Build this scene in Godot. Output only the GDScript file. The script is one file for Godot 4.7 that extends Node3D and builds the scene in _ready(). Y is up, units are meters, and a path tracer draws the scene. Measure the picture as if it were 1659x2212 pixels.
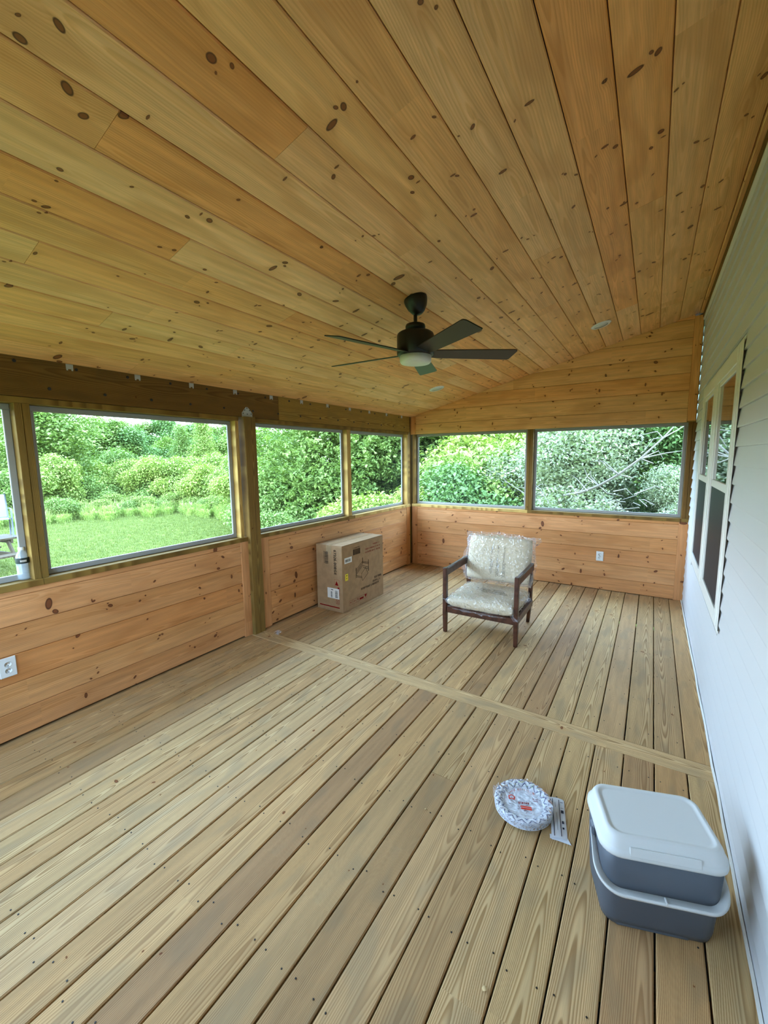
extends Node3D
# A screened porch: pine ceiling, treated deck, house siding on the right. Units are metres, the camera stands over the origin.

const XL := -3.158      # inner face of the left wall's cladding
const XR := 0.371       # outer face of the house siding
const ZB := -5.743      # inner face of the far wall's cladding
const ZF := 0.62        # inner face of the wall behind the camera
const SLOPE := 0.2507
const YC := 2.282       # ceiling height at the left wall
const GROUND := -0.75
const PINE_ROWS := 9
const DECK_ROWS := 7

var M := {}
var used := {}
var rng := RandomNumberGenerator.new()
var slots: Array = []

func _ready() -> void:
	rng.seed = 20
	camera_and_light()
	materials()
	floor_deck()
	ceiling_boards()
	wall_left()
	wall_end(ZB, -1.0, "wall_back")
	wall_end(ZF, 1.0, "wall_front")
	wall_right()
	house_window()
	fan()
	recessed_lights()
	outlets()
	carton()
	armchair()
	cooler()
	plates()
	leaflet()
	bottle()
	litter()
	yard()

func camera_and_light() -> void:
	var cam := Camera3D.new()
	cam.name = "camera"
	add_child(cam)
	cam.position = Vector3(0, 1.672, 0)
	cam.rotation = Vector3(-0.128464, 0.568880, -0.011700)
	cam.fov = rad_to_deg(2.0 * atan(1106.0 / 905.32))
	cam.near = 0.02
	cam.far = 400.0
	cam.current = true
	var sky_material := ProceduralSkyMaterial.new()
	sky_material.sky_top_color = Color(0.66, 0.83, 1.0)
	sky_material.sky_horizon_color = Color(0.83, 0.925, 1.0)
	sky_material.sky_curve = 0.2
	sky_material.ground_horizon_color = Color(0.45, 0.55, 0.35)
	sky_material.ground_bottom_color = Color(0.25, 0.32, 0.18)
	sky_material.sky_energy_multiplier = 1.0
	sky_material.ground_energy_multiplier = 0.12
	var sky := Sky.new()
	sky.sky_material = sky_material
	var env := Environment.new()
	env.background_mode = Environment.BG_SKY
	env.sky = sky
	env.background_energy_multiplier = 1.0
	env.ambient_light_source = Environment.AMBIENT_SOURCE_SKY
	env.tonemap_mode = Environment.TONE_MAPPER_LINEAR
	env.tonemap_exposure = 21.5
	env.sdfgi_enabled = true
	env.ssao_enabled = true
	env.ssil_enabled = true
	var we := WorldEnvironment.new()
	we.name = "environment"
	we.environment = env
	add_child(we)

# ---------------------------------------------------------------- naming
func numbered(n: String) -> String:
	if not used.has(n):
		used[n] = 0
		return n
	used[n] += 1
	return "%s_%03d" % [n, used[n]]

func tag(o: Node, label := "", category := "", group := "", kind := "") -> Node:
	if label: o.set_meta("label", label)
	if category: o.set_meta("category", category)
	if group: o.set_meta("group", group)
	if kind: o.set_meta("kind", kind)
	return o

func thing(called: String, label: String, category: String, at := Vector3.ZERO, turn := 0.0, group := "") -> Node3D:
	var o := Node3D.new()
	o.name = numbered(called)
	add_child(o)
	o.position = at
	o.rotation.y = turn
	tag(o, label, category, group)
	return o

func structure(called: String, label := "", category := "") -> Node3D:
	var o := Node3D.new()
	o.name = numbered(called)
	add_child(o)
	tag(o, label, category, "", "structure")
	return o

func part(called: String, mesh, mat: Material, parent: Node, at := Transform3D()) -> MeshInstance3D:
	var o := MeshInstance3D.new()
	o.name = called
	if mesh is SurfaceTool:
		mesh.generate_normals()
		mesh = mesh.commit()
	o.mesh = mesh
	o.material_override = mat
	o.transform = at
	parent.add_child(o, true)
	return o

# ---------------------------------------------------------------- shapes
func begin(smooth := false) -> SurfaceTool:
	var st := SurfaceTool.new()
	st.begin(Mesh.PRIMITIVE_TRIANGLES)
	st.set_smooth_group(0 if smooth else -1)
	return st

func v(st: SurfaceTool, p: Vector3, uv := Vector2.ZERO) -> void:
	st.set_uv(uv)
	st.add_vertex(p)

# a, b, c, d run clockwise seen from outside
func quad(st: SurfaceTool, a: Vector3, b: Vector3, c: Vector3, d: Vector3, ua := Vector2.ZERO, ub := Vector2(1, 0), uc := Vector2.ONE, ud := Vector2(0, 1)) -> void:
	v(st, a, ua); v(st, b, ub); v(st, c, uc)
	v(st, a, ua); v(st, c, uc); v(st, d, ud)

func tri(st: SurfaceTool, a: Vector3, b: Vector3, c: Vector3) -> void:
	v(st, a); v(st, b); v(st, c)

# a box with chamfered edges, size s, centred in t
func box(st: SurfaceTool, t: Transform3D, s: Vector3, bev := 0.002) -> void:
	var h := s * 0.5
	bev = minf(bev, minf(h.x, minf(h.y, h.z)) * 0.9)
	var faces := []
	for axis in 3:
		for sg in [-1.0, 1.0]:
			var q := []
			for k in 4:
				var p := Vector3.ZERO
				p[axis] = sg * h[axis]
				var i := (axis + 1) % 3
				var j := (axis + 2) % 3
				p[i] = (h[i] - bev) * (1.0 if k == 0 or k == 3 else -1.0)
				p[j] = (h[j] - bev) * (1.0 if k < 2 else -1.0)
				q.append(p)
			faces.append(q)
			out_quad(st, t, q[0], q[1], q[2], q[3])
	for axis in 3:   # edges that run along axis
		var i := (axis + 1) % 3
		var j := (axis + 2) % 3
		for si in [-1.0, 1.0]:
			for sj in [-1.0, 1.0]:
				var a := Vector3.ZERO
				a[i] = si * h[i]; a[j] = sj * (h[j] - bev); a[axis] = h[axis] - bev
				var b := a
				b[axis] = -b[axis]
				var c := b
				c[i] = si * (h[i] - bev); c[j] = sj * h[j]
				var d := c
				d[axis] = -d[axis]
				out_quad(st, t, a, b, c, d)
	for sx in [-1.0, 1.0]:
		for sy in [-1.0, 1.0]:
			for sz in [-1.0, 1.0]:
				var a := Vector3(sx * h.x, sy * (h.y - bev), sz * (h.z - bev))
				var b := Vector3(sx * (h.x - bev), sy * h.y, sz * (h.z - bev))
				var c := Vector3(sx * (h.x - bev), sy * (h.y - bev), sz * h.z)
				if (b - a).cross(c - a).dot(Vector3(sx, sy, sz)) > 0.0:
					tri(st, t * a, t * c, t * b)
				else:
					tri(st, t * a, t * b, t * c)

func out_quad(st: SurfaceTool, t: Transform3D, a: Vector3, b: Vector3, c: Vector3, d: Vector3) -> void:
	# turned so that it faces away from the local origin
	if (b - a).cross(c - a).dot(a + b + c + d) > 0.0:
		quad(st, t * a, t * d, t * c, t * b)
	else:
		quad(st, t * a, t * b, t * c, t * d)

func at(p: Vector3) -> Transform3D:
	return Transform3D(Basis(), p)

func box_mesh(s: Vector3, bev := 0.002) -> ArrayMesh:
	var st := begin()
	box(st, Transform3D(), s, bev)
	st.generate_normals()
	return st.commit()

# a solid from corner lo to corner hi in its parent's axes
func block(called: String, lo: Vector3, hi: Vector3, mat: Material, parent: Node, bev := 0.002) -> MeshInstance3D:
	var st := begin()
	box(st, Transform3D(), (hi - lo).abs(), bev)
	return part(called, st, mat, parent, at((lo + hi) * 0.5))

# a board with eased front edges and grain along its length. o: back-left corner of its front face; l: along, w: across, n: out of the front
func plank(called: String, o: Vector3, l: Vector3, w: Vector3, n: Vector3, length: float, width: float, thick: float, ease: float, tex: String, mat: Material, parent: Node, row := -1, start := -1.0, cut := Vector2.ZERO) -> MeshInstance3D:
	var st := begin()
	var rows := PINE_ROWS if tex == "pine" else DECK_ROWS
	var full := 0.185 if tex == "pine" else 0.146
	var span := 3.0 if tex == "pine" else 2.6
	if row < 0: row = rng.randi() % rows
	if start < 0.0: start = rng.randf()
	var off := rng.randf() * maxf(0.0, full - width) * 0.9
	var flip := 1.0 if rng.randf() < 0.5 else -1.0
	var sec := [Vector2(0, -thick), Vector2(0, -ease), Vector2(ease, 0), Vector2(width - ease, 0), Vector2(width, -ease), Vector2(width, -thick)]
	var hand := l.cross(w).dot(n) > 0.0
	for i in 6:
		var a: Vector2 = sec[i]
		var b: Vector2 = sec[(i + 1) % 6]
		var va := (float(row) + 0.012 + 0.976 * clampf((a.x + off) / full, 0.0, 1.0)) / rows
		var vb := (float(row) + 0.012 + 0.976 * clampf((b.x + off) / full, 0.0, 1.0)) / rows
		var u0 := start
		var u1 := start + flip * length / span
		var la := cut.x * a.x / width       # the ends may be cut on a slant
		var lb := cut.x * b.x / width
		var ra := length + cut.y * a.x / width
		var rb := length + cut.y * b.x / width
		var p := [o + w * a.x + n * a.y + l * la, o + w * b.x + n * b.y + l * lb, o + w * b.x + n * b.y + l * rb, o + w * a.x + n * a.y + l * ra]
		var uv := [Vector2(u0, va), Vector2(u0, vb), Vector2(u1, vb), Vector2(u1, va)]
		if hand:
			quad(st, p[0], p[3], p[2], p[1], uv[0], uv[3], uv[2], uv[1])
		else:
			quad(st, p[0], p[1], p[2], p[3], uv[0], uv[1], uv[2], uv[3])
	for e in 2:
		for i in range(1, 5):
			var q := []
			for k in [0, i, i + 1]:
				var a: Vector2 = sec[k]
				var along: float = (cut.x * a.x / width) if e == 0 else (length + cut.y * a.x / width)
				q.append([o + w * a.x + n * a.y + l * along, Vector2(start + e * length / span, (float(row) + clampf((a.x + off) / full, 0.02, 0.98)) / rows)])
			if (e == 0) == hand: q.reverse()
			for x in q: v(st, x[0], x[1])
	return part(called, st, mat, parent)

func ring(st: SurfaceTool, a: Array, b: Array, closed := true) -> void:
	var n := a.size()
	for i in (n if closed else n - 1):
		var j := (i + 1) % n
		quad(st, a[i], b[i], b[j], a[j], Vector2(float(i) / n, 0), Vector2(float(i) / n, 1), Vector2(float(i + 1) / n, 1), Vector2(float(i + 1) / n, 0))

func cap(st: SurfaceTool, a: Array, up: bool) -> void:
	var c := Vector3.ZERO
	for p in a: c += p
	c /= a.size()
	for i in a.size():
		var p: Vector3 = a[i]
		var q: Vector3 = a[(i + 1) % a.size()]
		if up: tri(st, c, p, q)
		else: tri(st, c, q, p)

# profile points are (radius, height); turned round y. Upward profiles face outward
func lathe(st: SurfaceTool, profile: Array, segs := 32, t := Transform3D()) -> void:
	var prev := []
	for p in profile:
		var r := []
		for i in segs:
			var a := TAU * i / segs
			r.append(t * Vector3(cos(a) * p.x, p.y, sin(a) * p.x))
		if prev.size(): ring(st, prev, r)
		prev = r

func tube(st: SurfaceTool, pts: Array, radii: Array, segs := 8) -> void:
	var prev := []
	var up := Vector3(0.31, 0.91, 0.27)
	for i in pts.size():
		var d: Vector3 = (pts[mini(i + 1, pts.size() - 1)] - pts[maxi(i - 1, 0)]).normalized()
		var x := d.cross(up).normalized()
		var y := x.cross(d).normalized()
		var r := []
		for k in segs:
			var a := TAU * k / segs
			r.append(pts[i] + (x * cos(a) + y * sin(a)) * radii[i])
		if prev.size(): ring(st, prev, r)
		else: cap(st, r, false)
		prev = r
	cap(st, prev, true)

func rounded_rect(lx: float, lz: float, r: float, y: float, k := 6) -> Array:
	var out := []
	for c in 4:
		var sx := 1.0 if c == 0 or c == 3 else -1.0
		var sz := 1.0 if c < 2 else -1.0
		for i in k + 1:
			var a := PI * 0.5 * (c + float(i) / k)
			out.append(Vector3(sx * (lx * 0.5 - r) + cos(a) * r, y, sz * (lz * 0.5 - r) + sin(a) * r))
	return out

func loft(st: SurfaceTool, rings: Array, bottom := true, top := true) -> void:
	for i in rings.size() - 1: ring(st, rings[i], rings[i + 1])
	st.set_smooth_group(-1)
	if bottom: cap(st, rings[0], false)
	if top: cap(st, rings[-1], true)

# ---------------------------------------------------------------- materials
func mat(called: String, c: Color, rough := 0.6, spec := 0.5) -> StandardMaterial3D:
	var m := StandardMaterial3D.new()
	m.resource_name = called
	m.albedo_color = c
	m.roughness = rough
	m.metallic_specular = spec
	M[called] = m
	return m

func tinted(base: StandardMaterial3D, called: String, c: Color) -> StandardMaterial3D:
	var m: StandardMaterial3D = base.duplicate()
	m.resource_name = called
	m.albedo_color = c
	M[called] = m
	return m

func pine_strip(k: int) -> void:
	slots[k] = wood_strip(k, 2048, 170, 3.0, 0.185, true)

func deck_strip(k: int) -> void:
	slots[k] = wood_strip(100 + k, 2048, 146, 2.6, 0.146, false)

# one board's face: growth rings cut lengthwise into nested arches, fibre, and whorls of knots that push the rings aside
func wood_strip(id: int, w: int, h: int, span: float, wide: float, pine: bool) -> PackedByteArray:
	var r := RandomNumberGenerator.new()
	r.seed = 7000 + id * 13
	var n := FastNoiseLite.new()
	n.seed = id
	n.frequency = 1.0
	n.noise_type = FastNoiseLite.TYPE_SIMPLEX_SMOOTH
	n.fractal_type = FastNoiseLite.FRACTAL_NONE
	var flat := r.randf() < 0.72            # flat-sawn boards show arches, rift-sawn ones straight lines
	var v0 := wide * (r.randf_range(0.25, 0.75) if flat else r.randf_range(-1.4, -0.5))
	var deep := r.randf_range(0.012, 0.04)
	var spacing := r.randf_range(0.007, 0.012) if pine else r.randf_range(0.0046, 0.0075)
	var arches := r.randi_range(2, 6) if pine else r.randi_range(4, 11)
	if not flat: arches = r.randi_range(0, 1)
	var taper := arches * spacing / span * (1.0 if r.randf() < 0.5 else -1.0)
	var warm := r.randf()
	var base: Vector3
	var late: Vector3
	if pine:
		base = Vector3(241, 197, 143).lerp(Vector3(234, 180, 124), warm * 0.8)
		late = Vector3(212, 162, 100).lerp(Vector3(204, 146, 86), warm)
	else:
		base = Vector3(211, 180, 134).lerp(Vector3(198, 164, 120), warm)
		late = Vector3(160, 126, 82).lerp(Vector3(146, 112, 76), warm)
	var contrast := r.randf_range(0.18, 0.5) if pine else r.randf_range(0.5, 0.9)
	var heart := wide * r.randf_range(0.2, 1.6)   # beyond this line across the board the wood is heartwood
	var knots := []
	var at_u := r.randf_range(0.05, 0.3)
	while at_u < span - 0.12:
		for q in (r.randi_range(1, 3) if pine else 1):
			var kr := r.randf_range(0.004, 0.009) if r.randf() < 0.7 else r.randf_range(0.009, 0.016)
			if not pine: kr *= 0.5
			var spike := r.randf() < 0.18
			knots.append([at_u + r.randf_range(-0.04, 0.04), wide * r.randf_range(0.05, 0.95), kr * r.randf_range(1.0, 1.5), kr * (2.6 if spike else 1.0), r.randf(), r.randf_range(-0.5, 0.5)])
		at_u += r.randf_range(0.2, 0.55) if pine else r.randf_range(1.2, 2.6)
	var bytes := PackedByteArray()
	bytes.resize(w * h * 3)
	for x in w:
		var u := span * x / w
		var fade := clampf((u - (span - 0.4)) / 0.4, 0.0, 1.0)   # the end runs into the beginning
		var drift := n.get_noise_2d(u * 0.7, 3.7) * 1.5 + n.get_noise_2d(u * 2.3, 8.1) * 0.5
		var v0u := v0 + n.get_noise_2d(u * 0.6, 91.0) * 0.022
		if fade > 0.0:
			drift = lerpf(drift, n.get_noise_2d((u - span) * 0.7, 3.7) * 1.5 + n.get_noise_2d((u - span) * 2.3, 8.1) * 0.5, fade)
			v0u = lerpf(v0u, v0 + n.get_noise_2d((u - span) * 0.6, 91.0) * 0.022, fade)
		var near := []
		for kn in knots:
			if absf(u - kn[0]) < 0.1: near.append(kn)
		var broad := n.get_noise_2d(u * 1.1, 40.0) * (1.0 - fade)
		for y in h:
			var vv := wide * y / h
			var dv := vv - v0u + n.get_noise_2d(u * 1.6, vv * 16.0) * 0.005
			var rr := sqrt(dv * dv * 1.0 + deep * deep) * 1.15 + taper * u
			var dark := 0.0
			var halo := 0.0
			var edge := 0.0
			for kn in near:
				var dx: float = u - kn[0]
				var dy: float = vv - kn[1] + dx * kn[5]
				var e := sqrt(dx * dx / (kn[2] * kn[2]) + dy * dy / (kn[3] * kn[3]))
				rr += 0.008 * exp(-e * 0.5) * (kn[2] / 0.008)
				if e < 1.0:
					dark = maxf(dark, clampf((1.0 - e) * 5.0, 0.0, 1.0))
					edge = maxf(edge, smoothstep(0.55, 0.95, e))
				halo = maxf(halo, exp(-absf(dx) / (kn[2] * 2.2) - absf(dy) / (kn[3] * 0.8)))
			var ph := rr / spacing + drift
			var f := ph - floorf(ph)
			var l := smoothstep(0.2, 0.86, f) * (1.0 - smoothstep(0.88, 1.0, f)) * contrast
			var fib := n.get_noise_2d(u * 9.0, vv * 620.0) * 0.045 + n.get_noise_2d(u * 1.7 + 50.0, vv * 30.0) * 0.05 + broad * 0.03
			var c := base.lerp(late, clampf(l + (0.28 * smoothstep(heart - 0.01, heart + 0.01, vv + dv * 0.1) if pine else 0.0), 0.0, 1.0)) * (1.0 + fib)
			if pine:
				var brown := smoothstep(0.15, 0.7, n.get_noise_2d(u * 1.9 + 11.0, vv * 7.0 + 31.0)) * (1.0 - fade)
				c = c.lerp(Vector3(198, 142, 84), brown * 0.32)
			else:
				var grey := smoothstep(0.25, 0.75, n.get_noise_2d(u * 3.1 + 20.0, vv * 9.0 + 70.0)) * (1.0 - fade)
				c = c.lerp(Vector3(146, 132, 108), grey * 0.28)
			if halo > 0.02:
				c = c.lerp(Vector3(184, 128, 70), clampf(halo * 0.6, 0.0, 0.6))
			if dark > 0.0:
				c = c.lerp(Vector3(134, 84, 46).lerp(Vector3(58, 36, 24), edge), dark)
			var i := (y * w + x) * 3
			bytes[i] = clampi(int(c.x), 0, 255)
			bytes[i + 1] = clampi(int(c.y), 0, 255)
			bytes[i + 2] = clampi(int(c.z), 0, 255)
	return bytes

func wood_atlas(rows: int, work: Callable, h: int) -> ImageTexture:
	slots = []
	slots.resize(rows)
	var task := WorkerThreadPool.add_group_task(work, rows, -1, true)
	WorkerThreadPool.wait_for_group_task_completion(task)
	var all := PackedByteArray()
	for s in slots: all.append_array(s)
	return ImageTexture.create_from_image(Image.create_from_data(2048, h * rows, false, Image.FORMAT_RGB8, all))

func noise_tex(seed_: int, freq: float, size := 256, normal := 0.0, ramp: Array = []) -> NoiseTexture2D:
	var n := FastNoiseLite.new()
	n.seed = seed_
	n.frequency = freq
	n.fractal_octaves = 4
	var t := NoiseTexture2D.new()
	t.width = size
	t.height = size
	t.seamless = true
	t.noise = n
	if normal > 0.0:
		t.as_normal_map = true
		t.bump_strength = normal
	if ramp.size():
		var g := Gradient.new()
		g.offsets = PackedFloat32Array([0.25, 0.5, 0.75])
		g.colors = PackedColorArray(ramp)
		t.color_ramp = g
	return t

func materials() -> void:
	var pine := mat("pine", Color.WHITE, 0.55, 0.4)
	pine.albedo_texture = wood_atlas(PINE_ROWS, pine_strip, 170)
	var deck := mat("deck", Color.WHITE, 0.66, 0.3)
	deck.albedo_texture = wood_atlas(DECK_ROWS, deck_strip, 146)
	for i in 6:   # boards differ in tone: sapwood, heartwood
		tinted(pine, "pine%d" % i, [Color(1, 1, 1), Color(1.0, 0.97, 0.92), Color(1.0, 0.92, 0.82), Color(0.97, 0.98, 0.96), Color(0.98, 0.95, 0.88), Color(0.97, 0.89, 0.78)][i])
		tinted(deck, "deck%d" % i, [Color(0.99, 0.97, 0.94), Color(0.96, 0.94, 0.90), Color(0.90, 0.87, 0.83), Color(1.0, 0.96, 0.90), Color(0.88, 0.83, 0.79), Color(0.95, 0.90, 0.83)][i])
	for i in 4:   # the cladding is pinker than the ceiling
		tinted(pine, "clad%d" % i, [Color(0.89, 0.81, 0.76), Color(0.87, 0.78, 0.71), Color(0.88, 0.77, 0.67), Color(0.91, 0.84, 0.78)][i])
	tinted(deck, "treated", Color(0.69, 0.65, 0.45))
	tinted(deck, "treated_beam", Color(0.80, 0.75, 0.50))
	tinted(deck, "treated_old", Color(0.60, 0.53, 0.36))
	tinted(deck, "treated_pale", Color(1.0, 0.98, 0.78))
	tinted(deck, "post", Color(0.68, 0.64, 0.46))
	tinted(deck, "picnic", Color(0.42, 0.43, 0.45))
	mat("vinyl", Color(0.80, 0.795, 0.785), 0.5)
	mat("trim_white", Color(0.88, 0.87, 0.83), 0.4)
	mat("aluminium", Color(0.60, 0.60, 0.58), 0.45)
	var mesh := mat("screen_mesh", Color(0.30, 0.31, 0.31, 0.16), 0.9, 0.2)
	mesh.transparency = BaseMaterial3D.TRANSPARENCY_ALPHA
	mesh.cull_mode = BaseMaterial3D.CULL_DISABLED
	var dark_mesh := mat("window_screen_mesh", Color(0.17, 0.19, 0.21, 0.85), 0.5, 0.4)
	dark_mesh.transparency = BaseMaterial3D.TRANSPARENCY_ALPHA
	var glass := mat("glass", Color(0.03, 0.04, 0.04, 0.25), 0.02, 0.7)
	glass.transparency = BaseMaterial3D.TRANSPARENCY_ALPHA
	mat("room_paint", Color(0.72, 0.70, 0.66), 0.9)
	mat("underlay", Color(0.30, 0.19, 0.10), 0.9)
	mat("soil", Color(0.16, 0.13, 0.10), 0.95)
	mat("shingle", Color(0.25, 0.25, 0.26), 0.9)
	mat("galvanised", Color(0.72, 0.73, 0.73), 0.45).metallic = 0.4
	mat("bolt_dark", Color(0.10, 0.08, 0.06), 0.6)
	mat("fan_black", Color(0.025, 0.024, 0.022), 0.42, 0.5)
	mat("fan_blade", Color(0.07, 0.065, 0.055), 0.40, 0.5)
	mat("frosted", Color(0.86, 0.86, 0.83), 0.35)
	mat("white_plastic", Color(0.88, 0.88, 0.86), 0.35)
	mat("socket_dark", Color(0.05, 0.05, 0.05), 0.6)
	var card := mat("cardboard", Color(0.64, 0.51, 0.37), 0.85, 0.25)
	card.albedo_texture = noise_tex(9, 0.02, 256, 0.0, [Color(0.94, 0.94, 0.94), Color(0.97, 0.97, 0.97), Color(1, 1, 1)])
	card.uv1_triplanar = true
	card.uv1_scale = Vector3(2, 2, 2)
	mat("print_black", Color(0.10, 0.09, 0.08), 0.8, 0.2)
	mat("print_red", Color(0.48, 0.08, 0.07), 0.8, 0.2)
	mat("print_grey", Color(0.40, 0.32, 0.24), 0.8, 0.2)
	mat("label_white", Color(0.86, 0.84, 0.80), 0.6)
	mat("label_yellow", Color(0.88, 0.78, 0.15), 0.6)
	var tape := mat("tape", Color(0.78, 0.68, 0.52, 0.35), 0.12, 0.6)
	tape.transparency = BaseMaterial3D.TRANSPARENCY_ALPHA
	var walnut := mat("walnut", Color(0.33, 0.185, 0.12), 0.38, 0.5)
	walnut.albedo_texture = noise_tex(12, 0.012, 256, 0.0, [Color(0.72, 0.68, 0.66), Color(0.9, 0.88, 0.86), Color(1, 1, 1)])
	walnut.uv1_triplanar = true
	walnut.uv1_scale = Vector3(3, 3, 3)
	mat("linen", Color(0.87, 0.80, 0.66), 0.85, 0.3)
	var bag := mat("clear_plastic", Color(0.92, 0.92, 0.95, 0.13), 0.07, 1.0)
	bag.transparency = BaseMaterial3D.TRANSPARENCY_ALPHA
	bag.cull_mode = BaseMaterial3D.CULL_DISABLED
	bag.normal_enabled = true
	var crease := noise_tex(31, 0.010, 512, 22.0)
	crease.noise.fractal_type = FastNoiseLite.FRACTAL_RIDGED
	crease.noise.fractal_octaves = 2
	bag.normal_texture = crease
	bag.normal_scale = 2.2
	bag.uv1_triplanar = true
	bag.uv1_scale = Vector3(3.2, 3.2, 3.2)
	mat("cooler_grey", Color(0.32, 0.345, 0.375), 0.45)
	mat("cooler_white", Color(0.82, 0.825, 0.81), 0.42)
	mat("paper", Color(0.88, 0.89, 0.91), 0.7)
	mat("print_navy", Color(0.08, 0.10, 0.22), 0.7)
	mat("print_orange", Color(0.80, 0.22, 0.10), 0.7)
	var pet := mat("bottle_plastic", Color(0.86, 0.93, 0.97, 0.26), 0.06, 0.8)
	pet.transparency = BaseMaterial3D.TRANSPARENCY_ALPHA
	var water := mat("water", Color(0.80, 0.90, 0.95, 0.06), 0.03, 0.4)
	water.transparency = BaseMaterial3D.TRANSPARENCY_ALPHA
	mat("label_green", Color(0.03, 0.10, 0.07), 0.5)
	mat("chip", Color(0.80, 0.68, 0.48), 0.8)
	mat("sling", Color(0.46, 0.48, 0.52), 0.7)
	mat("steel_grey", Color(0.30, 0.31, 0.32), 0.5)
	mat("bark", Color(0.26, 0.22, 0.18), 0.95)
	mat("bark_pale", Color(0.56, 0.52, 0.46), 0.95)
	var lawn := mat("lawn", Color.WHITE, 0.95, 0.1)
	lawn.albedo_texture = noise_tex(21, 0.01, 512, 0.0, [Color(0.335, 0.37, 0.17), Color(0.385, 0.415, 0.195), Color(0.435, 0.46, 0.23)])
	lawn.uv1_triplanar = true
	lawn.uv1_world_triplanar = true
	lawn.uv1_scale = Vector3(0.4, 0.4, 0.4)

func pine() -> Material:
	return M["pine%d" % [0, 0, 1, 1, 2, 3, 4, 4, 5][rng.randi() % 9]]

func clad() -> Material:
	return M["clad%d" % (rng.randi() % 4)]

func deck() -> Material:
	return M["deck%d" % (rng.randi() % 6)]

# ---------------------------------------------------------------- the room
func floor_deck() -> void:
	var f := structure("floor", "treated wooden deck boards running the length of the porch", "floor")
	var zc0 := -2.551
	var zc1 := -2.679
	for bay in 2:
		var pitch := 0.1444 if bay == 0 else 0.1469
		var z0 := (zc0 + 0.003 if bay == 0 else zc1 - 0.003)
		var z1 := (ZF + 0.25 if bay == 0 else ZB - 0.12)
		for i in range(-1, 24):
			var x1 := 0.248 - pitch * i           # gap to the right of this board
			var x0 := x1 - pitch
			x1 = minf(x1, XR + 0.05)
			if x1 < XL - 0.12: continue
			x0 = maxf(x0, XL - 0.14)
			var gap := rng.randf_range(0.0045, 0.0075)
			var wide := x1 - x0 - gap
			if wide < 0.02: continue
			var ends := [z0, z1]
			if bay == 0 and i == 7: ends = [z0, -1.856, z1]
			for e in ends.size() - 1:
				var a: float = minf(ends[e], ends[e + 1])
				var b: float = maxf(ends[e], ends[e + 1])
				plank("deck_board", Vector3(x0 + gap * 0.5, rng.randf_range(-0.0012, 0.0), a + 0.001), Vector3(0, 0, 1), Vector3(1, 0, 0), Vector3(0, 1, 0), b - a - 0.002, wide, 0.026, 0.004, "deck", deck(), f)
	plank("border_board", Vector3(XL - 0.14, 0.0015, zc0), Vector3(1, 0, 0), Vector3(0, 0, -1), Vector3(0, 1, 0), XR - XL + 0.19, zc0 - zc1, 0.026, 0.003, "deck", M.deck0, f)
	for k in 10:
		var z := 0.5 - 0.65 * k
		block("joist", Vector3(XL - 0.14, -0.22, z - 0.02), Vector3(XR + 0.05, -0.027, z + 0.02), M.treated_old, f)
	block("rim_joist", Vector3(XL - 0.18, -0.30, ZB - 0.16), Vector3(XL - 0.14, -0.03, ZF + 0.25), M.treated, f)
	block("rim_joist", Vector3(XL - 0.18, -0.30, ZB - 0.20), Vector3(XR, -0.03, ZB - 0.16), M.treated, f)
	block("ground_cover", Vector3(XL - 0.1, GROUND - 0.1, ZB - 0.1), Vector3(XR, -0.45, ZF + 0.2), M.soil, f)
	# screw heads, two to each board at every joist
	var disc := CylinderMesh.new()
	disc.top_radius = 0.0032
	disc.bottom_radius = 0.0032
	disc.height = 0.001
	disc.radial_segments = 6
	disc.rings = 1
	var spots := []
	for i in range(0, 24):
		for k in 16:
			var z := 0.42 - 0.406 * k
			var far := z < zc1
			var pitch := 0.1469 if far else 0.1444
			var x := 0.248 - pitch * (i + 0.5)
			if x < XL + 0.05: continue
			for s in [-1.0, 1.0]:
				spots.append(Vector3(x + s * 0.047 + rng.randf_range(-0.006, 0.006), 0.0006, z + rng.randf_range(-0.02, 0.02)))
	var mm := MultiMesh.new()
	mm.transform_format = MultiMesh.TRANSFORM_3D
	mm.mesh = disc
	mm.instance_count = spots.size()
	for i in spots.size(): mm.set_instance_transform(i, at(spots[i]))
	var mi := MultiMeshInstance3D.new()
	mi.name = "deck_screws"
	mi.multimesh = mm
	mi.material_override = M.bolt_dark
	f.add_child(mi, true)
	tag(mi, "", "", "", "stuff")

func ceiling_y(x: float) -> float:
	return YC + SLOPE * (x - XL)

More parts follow.
